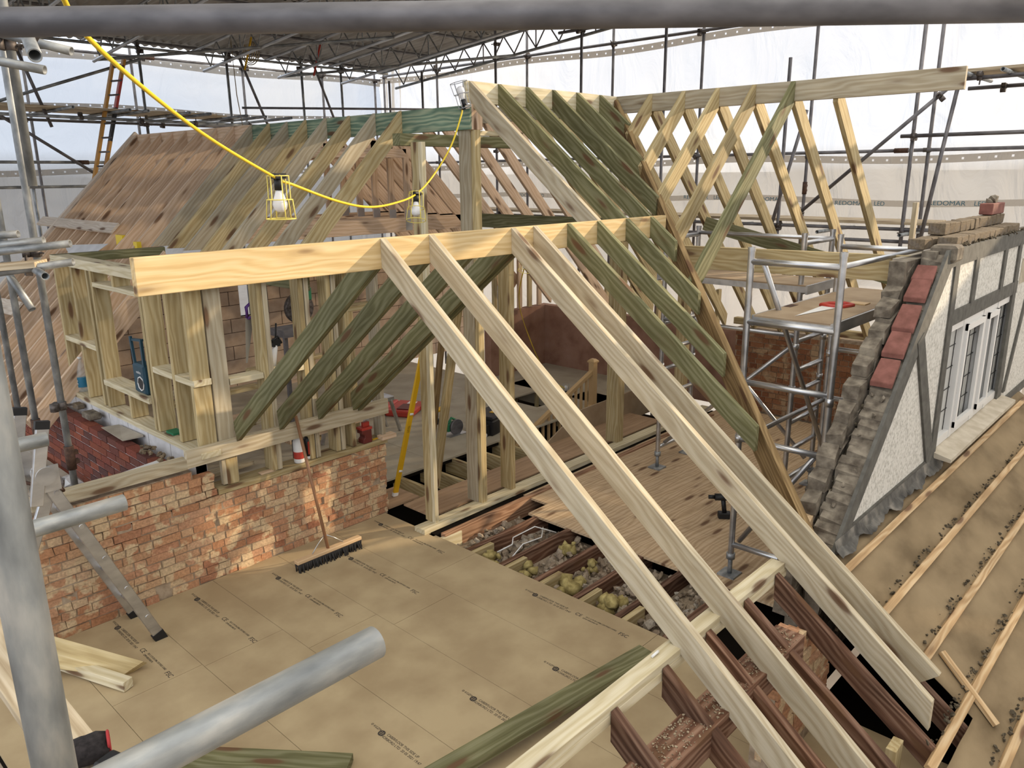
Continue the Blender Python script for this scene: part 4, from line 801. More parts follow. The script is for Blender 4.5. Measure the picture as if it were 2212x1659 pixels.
# ------------------------------------------------------------------ TEMPORARY ROOF
RT = lambda y: 5.36+0.088*(13.75-y)
for i,x in enumerate((0.9,2.3,3.7,5.09,6.87,8.30,9.7,11.05)):
    t = empty('roof_beam',(x,13.75,5.2),f'aluminium lattice beam of the temporary roof, {ORD[i]} from the left','lattice beam','lattice beams of the temporary roof')
    yb = 4.3
    for dz,nm in ((0.0,'top_chord'),(-0.34,'bottom_chord')): tube(nm,(x,14.0 if dz==0 else 13.6,RT(14.0)+dz),(x,yb,RT(yb)+dz),parent=t,mat='alu' if x<11 else 'tube',n=10)
    b = MB(); y = 13.6; k = 0
    while y > yb+0.3:
        b.cyl((x,y,RT(y)+(-0.34 if k%2 else 0)),(x,y-0.26,RT(y-0.26)+(0 if k%2 else -0.34)),0.012,n=6,caps=False); y -= 0.26; k += 1
        if k%5==0: b.cyl((x,y,RT(y)),(x,y,RT(y)-0.34),0.012,n=6,caps=False)
    b.build('lacing','tube' if x<11 else 'tube_dark',Matrix.Translation((x,7,6)),t)
for i,y in enumerate((14.0,12.6,11.2,9.8,8.4,7.0,5.6,4.6)):
    T((-1.8,y,RT(y)+0.075),(11.3,y,RT(y)+0.075),f'roof purlin tube under the corrugated sheets, {ORD[i]} from the far eaves',group='purlin tubes of the temporary roof',mat='tube_dark')
for i,(xa,xb) in enumerate(((2.3,5.09),(5.09,8.30),(8.30,11.05))):
    T((xa,13.5,RT(13.5)-0.37),(xb,10.2,RT(10.2)-0.37),f'diagonal wind brace under the roof beams, {ORD[i]} from the left',mat='tube')
b = MB()
for (ya,yb2,dz) in ((14.4,10.9,0.0),(11.2,7.6,0.012),(7.9,4.4,0.024)):
    prev = None; x = -2.0
    while x <= 11.35:
        zz = 0.020*math.sin(x*2*math.pi/0.15); q = [b.bm.verts.new((x,yy,RT(yy)+0.125+zz+dz)) for yy in (ya,yb2)]
        if prev: f = b.bm.faces.new((prev[0],q[0],q[1],prev[1])); f.smooth = True
        prev = q; x += 0.0375
b.build('ceiling','corr',Matrix.Translation((5,7,6)),kind='structure')
for i,(x,y) in enumerate(((7.3,13.0),(8.6,12.9))): tube('roof_prop',(x,y,5.0),(x+0.25,y,5.75),f'short prop among the roof beams, painted {("yellow","red")[i]}','prop',None,('level','red')[i],r=0.018,n=8)

# ------------------------------------------------------------------ LEFT NEAR SCAFFOLD AND FOREGROUND TUBES
tube('scaffold_standard',(1.73,6.10,0.3),(1.73,6.10,7.0),'grey scaffold upright in front of the dormer box','scaffold tube',None,'tube',coup=(1.35,2.45),sleeve=0.95)
tube('scaffold_standard',(1.69,6.66,0.3),(1.69,6.66,7.0),'grey scaffold upright left of the dormer box, with a rusty sleeve','scaffold tube',None,'tube',coup=(2.45,),sleeve=1.05)
tube('scaffold_standard',(1.80,7.55,0.3),(1.80,7.55,7.0),'further grey upright beside the left edge, behind the two near ones','scaffold tube',None,'tube',coup=(3.2,))
for i,(a,c,lab) in enumerate((((1.30,6.05,2.88),(1.56,5.80,2.90),'short tube end at the left edge, highest of the bundle beside the dormer box'),((1.30,6.02,2.81),(1.66,5.66,2.86),'tube at the left edge beside the dormer box, second of the bundle'),((1.30,6.0,2.77),(1.775,5.54,2.838),'shiny tube pointing at the dormer box top plate, third of the bundle'),((1.2,6.05,2.62),(1.77,5.52,2.722),'thick tube pointing at the dormer box, lowest of the bundle'))):
    T(a,c,lab,mat='tube',n=16,r=0.0242)
T((1.62,5.95,2.69),(1.56,5.40,2.66),'open-ended tube pointing at the viewer by the dormer box',mat='tube',n=16,coup=(0.1,)); T((1.55,6.25,2.68),(1.62,6.0,2.38),'short raking tube below the bundle at the left edge',mat='tube',n=14)
timber('scaffold_plank',(1.25,6.0,2.70),(1.64,5.72,2.73),0.22,0.038,'board','end of a pale scaffold board in the tube bundle at the left edge','scaffold board')
T((1.30,5.3,4.06),(1.70,4.83,3.905),'pale tube end at the upper left under the near rail',mat='tube',n=14); T((1.2,5.2,3.90),(1.56,4.85,3.80),'second pale tube end at the upper left, slightly lower',mat='tube',n=14)
T((1.18,3.85,3.86),(1.03,3.28,3.665),'open-ended tube hanging from the near rail at the upper left',mat='tube',n=16,coup=(0.08,)); T((1.20,4.0,4.0),(1.22,4.3,5.2),'raking tube rising behind the near rail at the upper left',mat='tube',n=14)
tube('scaffold_standard',(1.50,5.15,3.2),(1.50,5.15,6.5),'upright tube end with a bright collar under the near rail','scaffold tube',None,'tube',coup=(0.75,))
# camera side
tube('guard_rail',(0.35,2.06,3.536),(2.3,-0.03,3.548),'big dark galvanised rail crossing the very top of the photo','scaffold tube',None,'tube_dark',n=32,r=0.0275)
tube('scaffold_standard',(0.2025,0.975,1.3),(0.2025,0.975,4.6),'large blotchy galvanised upright in the left foreground','scaffold tube',None,'tube_near',n=32)
tube('transom_tube',(-0.55,0.85,2.575),(0.60,0.843,2.575),'big galvanised tube end pointing right across the foreground floor','scaffold tube',None,'tube_near',n=32)
tube('transom_tube',(0.0,2.25,2.335),(0.757,2.246,2.337),'galvanised tube end crossing the folding ladder','scaffold tube',None,'tube_near',n=24)
tube('transom_tube',(0.2,2.83,2.40),(0.74,2.823,2.402),'short galvanised tube end above the ladder hinge','scaffold tube',None,'tube_near',n=24)
timber('scaffold_plank',(0.515,3.6,1.66),(0.515,-0.6,1.66),0.13,0.038,'board','pale scaffold board at the bottom left carrying a glove','scaffold board')
timber('scaffold_plank',(0.16,3.6,1.62),(0.16,-0.6,1.62),0.30,0.06,'dirtpaper','dusty scaffold board at the bottom left corner','scaffold board')
timber('scaffold_plank',(0.42,3.0,1.58),(-0.4,3.0,1.58),0.06,0.05,'old','dark bearer under the boards at the bottom left','scaffold board')
def glove(x,y,z,lab,rot):
    m = Matrix.Translation((x,y,z)) @ Matrix.Rotation(rot,4,'Z'); t = link('work_glove',None,m,None,lab,'glove')
    b = MB(); b.lathe([(0.012,-0.06),(0.038,-0.05),(0.045,-0.01),(0.043,0.03),(0.034,0.055),(0.03,0.05),(0.026,0.0)],n=18)
    for v in b.bm.verts: v.co = V((v.co.z, v.co.x*1.05, v.co.y*0.85+0.038)) + V([random.uniform(-.004,.004) for _ in range(3)])
    b.build('palm','glove',m,t,local=True,smooth=True)
    b = MB(); b.ring((0.055,0,0.038),(1,0,0),0.034,0.004,20,6); b.build('cuff_trim','glovered',m,t,local=True)
    for k,(dy,ln) in enumerate(((-.03,.03),(-.01,.04),(.01,.038),(.03,.03))):
        b = MB(); b.cyl((-0.05,dy*.7,0.03),(-0.06-ln,dy,0.022+.006*k),0.011,0.008,n=8); b.build('finger','glove',m,t,local=True,smooth=True)
glove(0.525,2.13,1.662,'black rolled glove with red trim lying on the pale scaffold board',-0.3)
glove(0.16,2.42,1.62,'black glove with red trim on the dusty board at the left edge',-0.7)
b = MB(); lumps(b,6,(0.02,2.5,1.63,0.12,2.62,1.66),0.02,0.04); b.build('rag','paper',Matrix.Translation((0.07,2.55,1.63)),None,'crumpled white rag on the dusty board at the left edge','rag',smooth=True)
m = Matrix.Translation((0.545,2.02,1.66)) @ Matrix.Rotation(0.3,4,'Z'); t = link('tape_measure',None,m,None,'grey tape measure with a yellow label beside the foreground tube','tape measure')
b = MB(); b.prism([(-.04,-.02,0),(.04,-.02,0),(.04,-.02,.05),(.025,-.02,.068),(-.03,-.02,.068),(-.04,-.02,.055)],(0,0.04,0)); b.build('case','black',m,t,local=True,bevel=0.004)
b = MB(); b.box((-.03,-.0215,.012),(.03,-.0205,.034)); b.build('label_sticker','level',m,t,local=True)
text('TAPE',0,0,0,0.012,0,t,'white','printed_lettering',Matrix.Identity(4)).matrix_basis = m @ Matrix.Translation((-.02,-.022,.045)) @ RX
# folding ladder
Ld = empty('folding_ladder',(1.65,5.5,0),'folding aluminium ladder with black feet standing against the brick wall at the left','ladder')
for y in (5.31,5.75):
    b = MB(); b.beam((1.93,y,0.03),(1.36,y,1.46),0.03,0.075,up=(1,0,0.4)); b.build('stile','alu',Matrix.Translation((1.6,y,.7)),Ld,bevel=0.004)
    b = MB(); b.beam((1.945,y,0.0),(1.915,y,0.075),0.038,0.085,up=(1,0,0.4)); b.build('rubber_foot','black',Matrix.Translation((1.93,y,0)),Ld)
    b = MB(); b.beam((1.36,y+.035,1.40),(0.95,y+.035,0.45),0.03,0.075,up=(-1,0,0.4)); b.build('stile','alu',Matrix.Translation((1.1,y,.9)),Ld,bevel=0.004)
    b = MB(); b.beam((1.30,y-.03,1.25),(1.41,y-.03,1.76),0.03,0.075,up=(1,0,-.2)); b.build('stile','alu',Matrix.Translation((1.36,y,1.5)),Ld,bevel=0.004)
    b = MB(); b.beam((1.405,y-.03,1.735),(1.415,y-.03,1.785),0.036,0.082,up=(1,0,-.2)); b.build('end_cap','black',Matrix.Translation((1.4,y,1.76)),Ld)
    b = MB(); b.cyl((1.34,y-.05,1.44),(1.34,y+.06,1.44),0.06,n=18); b.box((1.27,y-.035,1.33),(1.42,y-.028,1.50)); b.build('hinge','alu',Matrix.Translation((1.34,y,1.44)),Ld)
for k in range(5):
    t_ = 0.13+0.19*k; x = 1.93-0.57*t_-.03; z = 0.03+1.43*t_; b = MB(); b.cyl((x,5.29,z),(x,5.77,z),0.016,n=10); b.build('rung','alu',Matrix.Translation((x,5.5,z)),Ld)
b = MB(); b.path([(1.42,5.28,1.33),(1.46,5.4,1.27),(1.40,5.6,1.26),(1.3,5.7,1.3)],0.012,6); b.build('strap','rust2',Matrix.Translation((1.4,5.5,1.3)),Ld)
# lower scaffold floor outside the red bricks
for k in range(4): timber('scaffold_plank',(1.55+0.23*k,6.1,0.32),(1.55+0.23*k,12.5,0.32),0.225,0.038,'dirtpaper',f'dusty scaffold board below the dark red bricks, {ORD[k]} from the outside','scaffold board','low boards outside the red bricks')
b = MB(); lumps(b,10,(2.1,7.9,0.33,2.3,8.3,0.40),0.05,0.10,flat=.5); b.build('plastic_wrap','paper',Matrix.Translation((2.2,8.1,.33)),None,'crumpled clear plastic wrap on the low scaffold boards','plastic wrap')
b = MB(); b.box((1.95,7.4,0.325),(2.25,7.9,0.332)); b.build('paper_sheet','paper',Matrix.Translation((2.1,7.6,.33)),None,'creased paper sheet lying on the low scaffold boards','paper')
b = MB(); b.quadbox([(2.42,7.0,.99),(2.44,7.55,.99),(2.58,7.5,.995),(2.58,6.95,1.0),(2.42,7.0,.995),(2.44,7.55,.995),(2.58,7.5,1.0),(2.58,6.95,1.02)]); b.build('card_sheet','dirtpaper',Matrix.Translation((2.5,7.2,1)),None,'warped grey card lying over the red brick leaf and cavity','card')
b = MB(); b.box((2.44,7.85,0.985),(2.56,8.05,1.05)); b.build('loose_brick','greymortar',Matrix.Translation((2.5,7.9,1)),None,'mortar-covered loose brick on top of the dark red brick leaf','brick',bevel=0.012)
b = MB(); b.box((2.5,8.35,0.985),(2.58,8.48,1.04)); b.build('loose_brick','stack',Matrix.Translation((2.5,8.4,1)),None,'small broken brick at the far end of the cavity','brick',bevel=0.01)
b = MB(); lumps(b,24,(2.40,6.2,0.98,2.55,6.7,1.01),0.015,0.035); b.build('mortar_crumbs','stack',Matrix.Translation((2.5,6.4,1)),None,'tan mortar crumbs on the dark red brick leaf near the corner','rubble',kind='stuff')
b = MB(); b.quadbox([(2.05,6.05,.93),(2.4,6.05,.96),(2.4,6.25,1.0),(2.05,6.25,.97),(2.05,6.05,.932),(2.4,6.05,.962),(2.4,6.25,1.002),(2.05,6.25,.972)]); b.build('paper_sheet','paper',Matrix.Translation((2.2,6.1,.95)),None,'white folded paper tucked behind the timber at the wall corner','paper')

# ------------------------------------------------------------------ ALUMINIUM TOWERS
def alu_frame(tower, pA, pB, ztop, rungs, z0=0.0):
    b = MB()
    for p in (pA,pB):
        b.cyl((p[0],p[1],z0+0.18),(p[0],p[1],ztop),0.0254,n=16,caps=False); b.cyl((p[0],p[1],ztop-.03),(p[0],p[1],ztop),0.029,n=16,caps=False)
        for z in (1.20,1.62): b.cyl((p[0],p[1],z-.03),(p[0],p[1],z+.03),0.031,n=16)
    t = b.build('end_frame','alu',Matrix.Translation((pA[0],pA[1],z0)),tower)
    for p in (pA,pB):
        b = MB(); b.cyl((p[0],p[1],z0+.02),(p[0],p[1],z0+0.2),0.019,n=12); b.cyl((p[0],p[1],z0+.15),(p[0],p[1],z0+0.2),0.036,n=12); b.box((p[0]-.075,p[1]-.075,z0+0.005),(p[0]+.075,p[1]+.075,z0+.02)); b.build('foot_jack','tube',Matrix.Translation((p[0],p[1],z0)),t)
    for z in rungs: tube('rung',(pA[0],pA[1],z),(pB[0],pB[1],z),parent=t,mat='alu',r=0.0235,n=14)
    return t
rg = (0.28,0.72,1.20,1.665,2.14,2.595)
TW1 = empty('scaffold_tower',(6.3,2.3,0),'narrow aluminium access tower beside the broken gable wall','scaffold tower')
TW2 = empty('scaffold_tower',(7.5,3.7,0),'aluminium access tower further back, under the long upper ridge board','scaffold tower')
alu_frame(TW1,(5.51,2.70),(5.53,2.03),2.70,(0.28,0.62,1.20,1.665,2.14,2.595)); alu_frame(TW1,(7.12,2.655),(7.14,2.0),2.70,rg)
alu_frame(TW2,(7.19,3.01),(7.85,3.01),2.69,(0.25,0.55,0.85,1.15,1.37,1.67,2.14,2.60)); alu_frame(TW2,(7.19,4.49),(7.85,4.49),2.67,(0.25,0.55,0.85,1.15,1.37,1.67,2.14,2.58))
BR = lambda a,c,lab: tube('brace',a,c,None,None,None,'alu',r=0.021,n=12,parent=TW2 if 'rear' in lab else TW1)
BR((5.56,2.62,2.58),(7.08,2.62,0.72),'long diagonal tower brace from the top of the near frame'); BR((5.56,2.10,0.30),(7.08,2.10,1.65),'diagonal tower brace low down along the gable wall')
BR((7.26,3.06,1.62),(7.26,4.45,0.3),'diagonal brace on the left side of the rear tower'); BR((7.80,3.06,0.3),(7.80,4.45,1.62),'diagonal brace on the right side of the rear tower')
BR((5.56,2.66,0.30),(5.54,2.10,1.18),'short diagonal brace inside the near tower end frame'); BR((5.5,2.70,1.18),(7.1,2.66,1.18),'horizontal tower brace at knee height'); BR((5.53,2.03,2.60),(7.14,2.0,2.60),'handrail brace of the near tower along the gable wall')
BR((7.19,3.01,1.72),(7.19,4.49,1.72),'horizontal brace of the rear tower seen past the near frame'); BR((7.85,3.01,2.6),(7.85,4.49,2.6),'handrail brace of the rear tower'); BR((5.6,2.3,0.62),(7.1,2.35,0.1),'low brace across the tower feet')
def platform(lab, x0,x1,y0,y1,z, hatch=None):
    b = MB(); b.box((x0,y0,z-.012),(x1,y1,z)); t = b.build('platform','plyplat',Matrix.Translation((x0,y0,z)),TW2 if 'rear' in lab else TW1)
    b = MB(); b.box((x0,y0-.02,z-.085),(x1,y0,z-.002)); b.box((x0,y1,z-.085),(x1,y1+.02,z-.002)); b.box((x0,y0,z-.07),(x0+.03,y1,z-.012)); b.box((x1-.03,y0,z-.07),(x1,y1,z-.012)); b.build('edge_beam','alu',Matrix.Translation((x0,y0,z)),t); return t
pf = platform('brown plywood platform of the near tower carrying a hand saw',5.54,7.5,2.08,2.66,2.19)
b = MB(); b.box((6.9,2.1,2.1905),(7.2,2.16,2.192)); b.box((6.05,2.60,2.1905),(6.2,2.66,2.192)); b.build('hand_hole','rust2',Matrix.Translation((7,2.1,2.19)),pf)
platform('plywood platform of the rear tower under the purlin',7.16,7.80,2.95,4.55,2.215)
t = link('hand_saw',None,Matrix.Translation((6.0,2.35,2.20)),None,'hand saw with a red handle lying on the tower platform','saw')
b = MB(); b.prism([(5.68,2.40,2.193),(6.28,2.43,2.193),(6.25,2.30,2.193)],(0,0,0.002)); b.build('blade','white',Matrix.Translation((6,2.35,2.19)),t)
b = MB(); hp_ = [(6.24,2.30,2.2),(6.26,2.44,2.2),(6.36,2.42,2.2),(6.45,2.32,2.2),(6.40,2.24,2.2),(6.28,2.27,2.2),(6.24,2.30,2.2)]; b.path(hp_,0.018,8); b.build('handle','red',Matrix.Translation((6.3,2.3,2.2)),t)
b = MB(); b.box((6.5,2.18,2.191),(6.62,2.32,2.2)); b.build('off_cut','pine',Matrix.Translation((6.5,2.2,2.19)),None,'thin strip of wood beside the saw on the platform','off-cut')

# ------------------------------------------------------------------ STAIR
t = empty('stair_balustrade',(8.70,6.56,0),'pine newel post with sloping handrail and square spindles at the landing','balustrade')
post('newel_post',8.655,8.745,6.515,6.605,-0.3,0.64,'pine',parent=t,cat=None)
b = MB(); b.box((8.64,6.50,0.64),(8.76,6.62,0.66)); b.quadbox([(8.64,6.50,.66),(8.76,6.50,.66),(8.76,6.62,.66),(8.64,6.62,.66),(8.67,6.53,.69),(8.73,6.53,.69),(8.73,6.59,.69),(8.67,6.59,.69)]); b.build('newel_cap','pine',Matrix.Translation((8.7,6.56,.65)),t)
timber('handrail',(8.66,6.56,0.53),(7.0,6.56,-0.17),0.06,0.055,'pine',parent=t)
timber('base_rail',(8.66,6.56,0.02),(7.0,6.56,-0.68),0.06,0.04,'pine',parent=t)
for k in range(13):
    x = 8.55-0.118*k; z = 0.48-0.422*(8.66-x); post('spindle',x-.016,x+.016,6.544,6.576,z-0.47,z,'pine',parent=t,cat=None)
b = MB(); b.prism([(6.95,5.93,0.02),(7.57,5.93,0.30),(9.3,5.93,0.32),(9.3,5.93,-0.1),(6.95,5.93,-0.1)],(0,0.02,0)); b.build('string_board','plyplat',Matrix.Translation((8,5.93,0)),None,'plywood side panel of the stair behind the sole plate','panel')
for k in range(4): post('stair_stud',8.78,8.83,6.8+0.45*k,6.85+0.45*k,-0.5,-0.06,'stud',f'short stud under the landing edge, {ORD[k]} from the newel','stud','studs under the landing')

# ------------------------------------------------------------------ TOOLS AND SMALL THINGS
Br = empty('broom',(3.43,5.43,0),'wide broom with black bristles leaning on the plate above the brick wall','broom')
b = MB(); b.box((3.10,5.395,0.070),(3.76,5.455,0.105)); b.build('broom_head','broomhead',Matrix.Translation((3.43,5.42,.09)),Br,bevel=0.006)
b = MB()
for i in range(46):
    for k in range(3):
        x = 3.11+0.64*i/45; y = 5.40+0.022*k; b.cyl((x,y,0.072),(x+random.uniform(-.012,.012),y+random.uniform(-.03,.02)-.01,0.0),0.008,0.006,n=5)
b.build('bristles','bristle',Matrix.Translation((3.43,5.42,.03)),Br)
b = MB(); b.cyl((3.425,5.43,0.10),(3.438,5.80,1.235),0.014,n=12); b.build('handle','broomwood',frame((3.425,5.43,0.10),(3.438,5.80,1.235)),Br)
for sx in (-.16,.16):
    b = MB(); b.path([(3.425+sx,5.43,0.105),(3.425+sx*.5,5.45,0.17),(3.428,5.47,0.22)],0.005,6); b.build('brace_wire','steel',Matrix.Translation((3.43,5.44,.1)),Br)
Lv = empty('spirit_level',(4.70,6.08,0),'long yellow spirit level leaning beside the end of the brick wall','spirit level')
la, lb = V((4.69,6.09,0.0)), V((5.06,5.90,1.76)); mL = frame(la,lb,(0,-1,0))
b = MB(); b.box((0,-.03,-.0125),(1.81,.03,.0125)); b.build('body','level',mL,Lv,local=True,bevel=0.003)
for x in (0.28,0.9,1.52):
    b = MB(); b.cyl((x,-.02,.013),(x,.02,.013),0.012,n=10); b.build('vial','white',mL,Lv,local=True)
for x in (0.02,1.79):
    b = MB(); b.box((x-.02,-.031,-.0135),(x+.02,.031,.0135)); b.build('end_cap','white',mL,Lv,local=True)
text('LEVEL',0,0,0,0.03,0,Lv,'black','printed_lettering',mL @ Matrix.Translation((0.7,-.01,.0128)))
# site lights on yellow cable
LP = [V((0.50,1.75,3.93)),V((0.78,2.25,3.70)),V((0.98,2.55,3.60)),V((1.58,3.20,3.415)),V((2.17,3.66,3.236)),V((2.30,3.72,3.20)),V((2.7,3.9,3.10)),V((3.15,4.2,3.045)),V((3.62,4.52,3.05)),V((4.02,4.76,3.10)),V((4.33,4.90,3.24)),V((4.62,5.0,3.47)),V((4.82,5.08,3.72)),V((4.86,5.10,3.80))]
def smooth(p, n=6):
    o = []
    for i in range(len(p)-1):
        a,b_,c,d = p[max(i-1,0)],p[i],p[i+1],p[min(i+2,len(p)-1)]
        for k in range(n):
            t = k/n; o.append(0.5*((2*b_)+(c-a)*t+(2*a-5*b_+4*c-d)*t*t+(3*b_-a-3*c+d)*t**3))
    return o+[p[-1]]
b = MB(); b.path(smooth(LP),0.0075,10); b.build('festoon_cable','yellow',Matrix.Translation((2.3,3.7,3.2)),None,'bright yellow cable sagging across the roof, joining the caged lamps','cable')
b = MB(); b.path(smooth([V((5.55,5.0,2.45)),V((6.1,5.6,2.0)),V((7.26,6.6,1.45)),V((8.1,7.1,0.75)),V((8.6,7.3,0.3)),V((8.86,7.2,0.10))]),0.006,8); b.build('festoon_cable','yellow',Matrix.Translation((6.4,6,1)),None,'thin yellow cable drooping down to the lamp standing on the landing','cable')
def lamp(loc, rot, lab, wire, sc=1.0):
    m = Matrix.Translation(loc) @ rot @ Matrix.Scale(sc,4); t = link('caged_lamp',None,m,None,lab,'lamp')
    b = MB(); b.cyl((0,0,0.0),(0,0,-0.055),0.019,n=14); b.box((-.024,-.024,-.005),(.03,.024,.02)); b.build('lamp_holder','black',m,t,local=True)
    b = MB(); b.lathe([(0.014,-0.05),(0.017,-0.065),(0.030,-0.10),(0.033,-0.118),(0.028,-0.140),(0.014,-0.152),(0.002,-0.154)],n=22); b.build('bulb','bulb',m,t,local=True)
    b = MB(); R0,R1,R2 = 0.048,0.058,0.066
    for k in range(6):
        a = 2*math.pi*k/6+.3; c,s = math.cos(a), math.sin(a); b.path([(0.02*c,0.02*s,0.012),(R0*c,R0*s,0.008),(R0*c*1.03,R0*s*1.03,-0.095),(R1*c,R1*s,-0.10),(R2*c,R2*s,-0.182)],0.0026,5)
    b.ring((0,0,-0.097),(0,0,1),R1,0.0026,28,5); b.ring((0,0,-0.183),(0,0,1),R2,0.0026,28,5); b.ring((0,0,0.008),(0,0,1),R0,0.0026,28,5)
    b.build('wire_cage',wire,m,t,local=True); return t
E3 = Matrix.Identity(4)
lamp((2.19,3.67,3.235),E3,'caged lamp hanging lowest on the yellow cable, left of centre, white bulb','yellow2',1.12)
lamp((4.02,4.76,3.10),Matrix.Rotation(-0.32,4,V((0.73,0.68,0)).cross(V((0,0,1)))),'caged lamp hanging crooked from the yellow cable in front of the tall post','yellow2',1.12)
lamp((4.87,5.08,3.80),Matrix.Rotation(math.pi*0.92,4,V((0.68,0.73,0))),'grey caged lamp sticking up at the end of the green ridge board','greywire',1.1)
lamp((5.56,4.99,2.50),Matrix.Rotation(0.3,4,'X'),'small caged lamp hanging under the front ridge rafters','yellow2',0.9)
lamp((8.88,7.2,0.02),Matrix.Rotation(math.pi,4,'X') @ Matrix.Translation((0,0,-0.0)),'caged lamp standing on the landing at the end of the thin cable','greywire',0.8)
# foam can and tube on the sole plate, red gun, bottle, radio
t = link('foam_can',None,Matrix.Translation((3.50,5.90,0.766)),None,'white canister standing on the sole plate over the brick wall','canister')
b = MB(); b.lathe([(0.046,0),(0.048,0.01),(0.048,0.19),(0.043,0.205),(0.03,0.215),(0.03,0.24)],n=24); b.build('body','white',W[t.name],t,local=True)
b = MB(); b.lathe([(0.0485,0.04),(0.0487,0.045),(0.0487,0.10),(0.0485,0.105)],n=24); b.build('label_band','red',W[t.name],t,local=True)
t = link('spray_can',None,Matrix.Translation((3.605,5.92,0.766)),None,'black and red spray can beside the white canister','can')
b = MB(); b.lathe([(0.034,0),(0.036,0.01),(0.036,0.03)],n=20); b.build('base','white',W[t.name],t,local=True)
b = MB(); b.lathe([(0.0355,0.03),(0.0355,0.19),(0.02,0.21)],n=20); b.build('body','black',W[t.name],t,local=True)
b = MB(); b.box((-.02,-.0372,.05),(.0,-.0352,.17)); b.build('flame_mark','red',W[t.name],t,local=True)
m = Matrix.Translation((4.22,5.90,0.766)); t = link('charger_stand',None,m,None,'dark red plastic stand on the sole plate near the wall end','tool')
b = MB(); b.prism([(-.05,-.05,0),(.05,-.05,0),(.05,-.05,.13),(-.06,-.05,.13),(-.06,-.05,.10),(-.03,-.05,.085),(-.03,-.05,.055),(-.05,-.05,.04)],(0,.09,0)); b.build('body','maroon',m,t,local=True,bevel=.004)
b = MB(); b.box((-.06,-.05,.13),(.06,.05,.155)); b.box((-.02,-.02,.155),(.05,.02,.20)); b.build('head','red',m,t,local=True,bevel=.004)
b = MB(); b.box((4.30,5.88,0.766),(4.38,5.90,0.775)); b.build('pencil','level',Matrix.Translation((4.3,5.9,.77)),None,'short yellow pencil on the sole plate end','pencil')
b = MB(); b.box((4.30,6.0,0.766),(4.36,6.03,0.95)); b.build('bag','paper',Matrix.Translation((4.3,6,.77)),None,'whitish bag behind the dark red stand','bag',bevel=.008)
b = MB(); b.quadbox([(3.10,5.86,.768),(3.24,5.86,.768),(3.24,5.92,.768),(3.10,5.92,.768),(3.10,5.86,.775),(3.24,5.86,.775),(3.24,5.92,.775),(3.10,5.92,.775)]); b.build('wood_chip','planed',Matrix.Translation((3.2,5.9,.77)),None,'small wooden wedge lying on the sole plate','off-cut')
m = Matrix.Translation((2.66,8.56,1.117)); t = link('water_bottle',None,m,None,'clear water bottle with a blue label standing in the dormer frame','bottle')
b = MB(); b.lathe([(0.05,0),(0.055,0.01),(0.055,0.16),(0.05,0.20),(0.035,0.27),(0.018,0.31),(0.018,0.34)],n=20); b.build('body','bottle',m,t,local=True)
b = MB(); b.lathe([(0.0555,0.05),(0.0563,0.055),(0.0563,0.15),(0.0555,0.155)],n=20); b.build('label_band','labelblue',m,t,local=True)
b = MB(); b.lathe([(0.02,0.34),(0.02,0.36),(0.012,0.362)],n=14); b.build('cap','white',m,t,local=True)
b = MB(); b.box((-.0575,-.03,.085),(-.055,.05,.095)); b.box((-.0575,-.03,.115),(-.055,.05,.125)); b.build('label_print','white',m,t,local=True)
m = Matrix.Translation((2.66,6.90,1.402)); t = link('site_radio',None,m,None,'petrol blue site radio with a carrying handle on the dormer sill','radio')
b = MB(); b.box((-.06,-.10,0),(.06,.14,.27)); b.build('body','blue',m,t,local=True,bevel=.018)
b = MB(); b.cyl((-.064,-.02,.10),(-.058,-.02,.10),0.06,n=8); b.build('speaker_grille','black',m,t,local=True)
b = MB(); b.ring((-.064,-.02,.10),(1,0,0),0.062,0.006,8,6); b.build('speaker_ring','white',m,t,local=True)
b = MB(); b.beam((-.03,.11,.24),(-.03,.14,.50),.03,.02,up=(1,0,0)); b.beam((-.03,.14,.48),(-.03,-.08,.50),.03,.02); b.beam((-.03,-.08,.24),(-.03,-.08,.50),.03,.02,up=(1,0,0)); b.build('carry_handle','blue',m,t,local=True)
text('makita',0,0,0,0.035,0,t,'white','printed_lettering',m @ Matrix.Translation((-.0605,.06,.185)) @ RY)
b = MB(); b.box((2.63,6.42,1.117),(2.72,6.56,1.135)); b.box((2.60,6.44,1.135),(2.605,6.5,1.136)); b.build('screw_box','leaf_green',Matrix.Translation((2.66,6.5,1.12)),None,'flat green and white box lying on the dormer sole plate','box')
t = link('wood_saw',None,Matrix.Translation((3.2,6.03,2.0)),None,'hand saw with a purple handle hanging among the studs','saw')
b = MB(); b.prism([(3.185,6.03,2.10),(3.26,6.03,2.10),(3.165,6.03,1.72),(3.15,6.03,1.72)],(0,0.002,0)); b.build('blade','steel',Matrix.Translation((3.2,6.03,1.9)),t)
b = MB(); b.path([(3.20,6.03,2.10),(3.20,6.03,2.19),(3.24,6.03,2.22),(3.27,6.03,2.18),(3.265,6.03,2.10),(3.20,6.03,2.10)],0.015,8); b.build('handle','purple',Matrix.Translation((3.2,6.03,2.1)),t)
t = link('sealant_gun',None,Matrix.Translation((3.42,6.02,1.7)),None,'black sealant gun with a white cartridge hanging among the studs','sealant gun')
b = MB(); b.cyl((3.43,6.02,1.83),(3.39,6.02,1.62),0.022,n=12); b.build('cartridge','white',Matrix.Translation((3.4,6.02,1.7)),t)
b = MB(); b.path([(3.38,6.02,1.86),(3.46,6.02,1.90),(3.49,6.02,1.84)],0.012,6); b.cyl((3.43,6.02,1.83),(3.455,6.02,2.02),0.008,n=8); b.box((3.40,6.0,1.82),(3.47,6.04,1.88)); b.build('frame','black',Matrix.Translation((3.4,6.02,1.8)),t)
m = Matrix.Translation((4.66,7.6,1.05)); t = link('mitre_saw',None,m,None,'green and black mitre saw on a stand in the back room','saw')
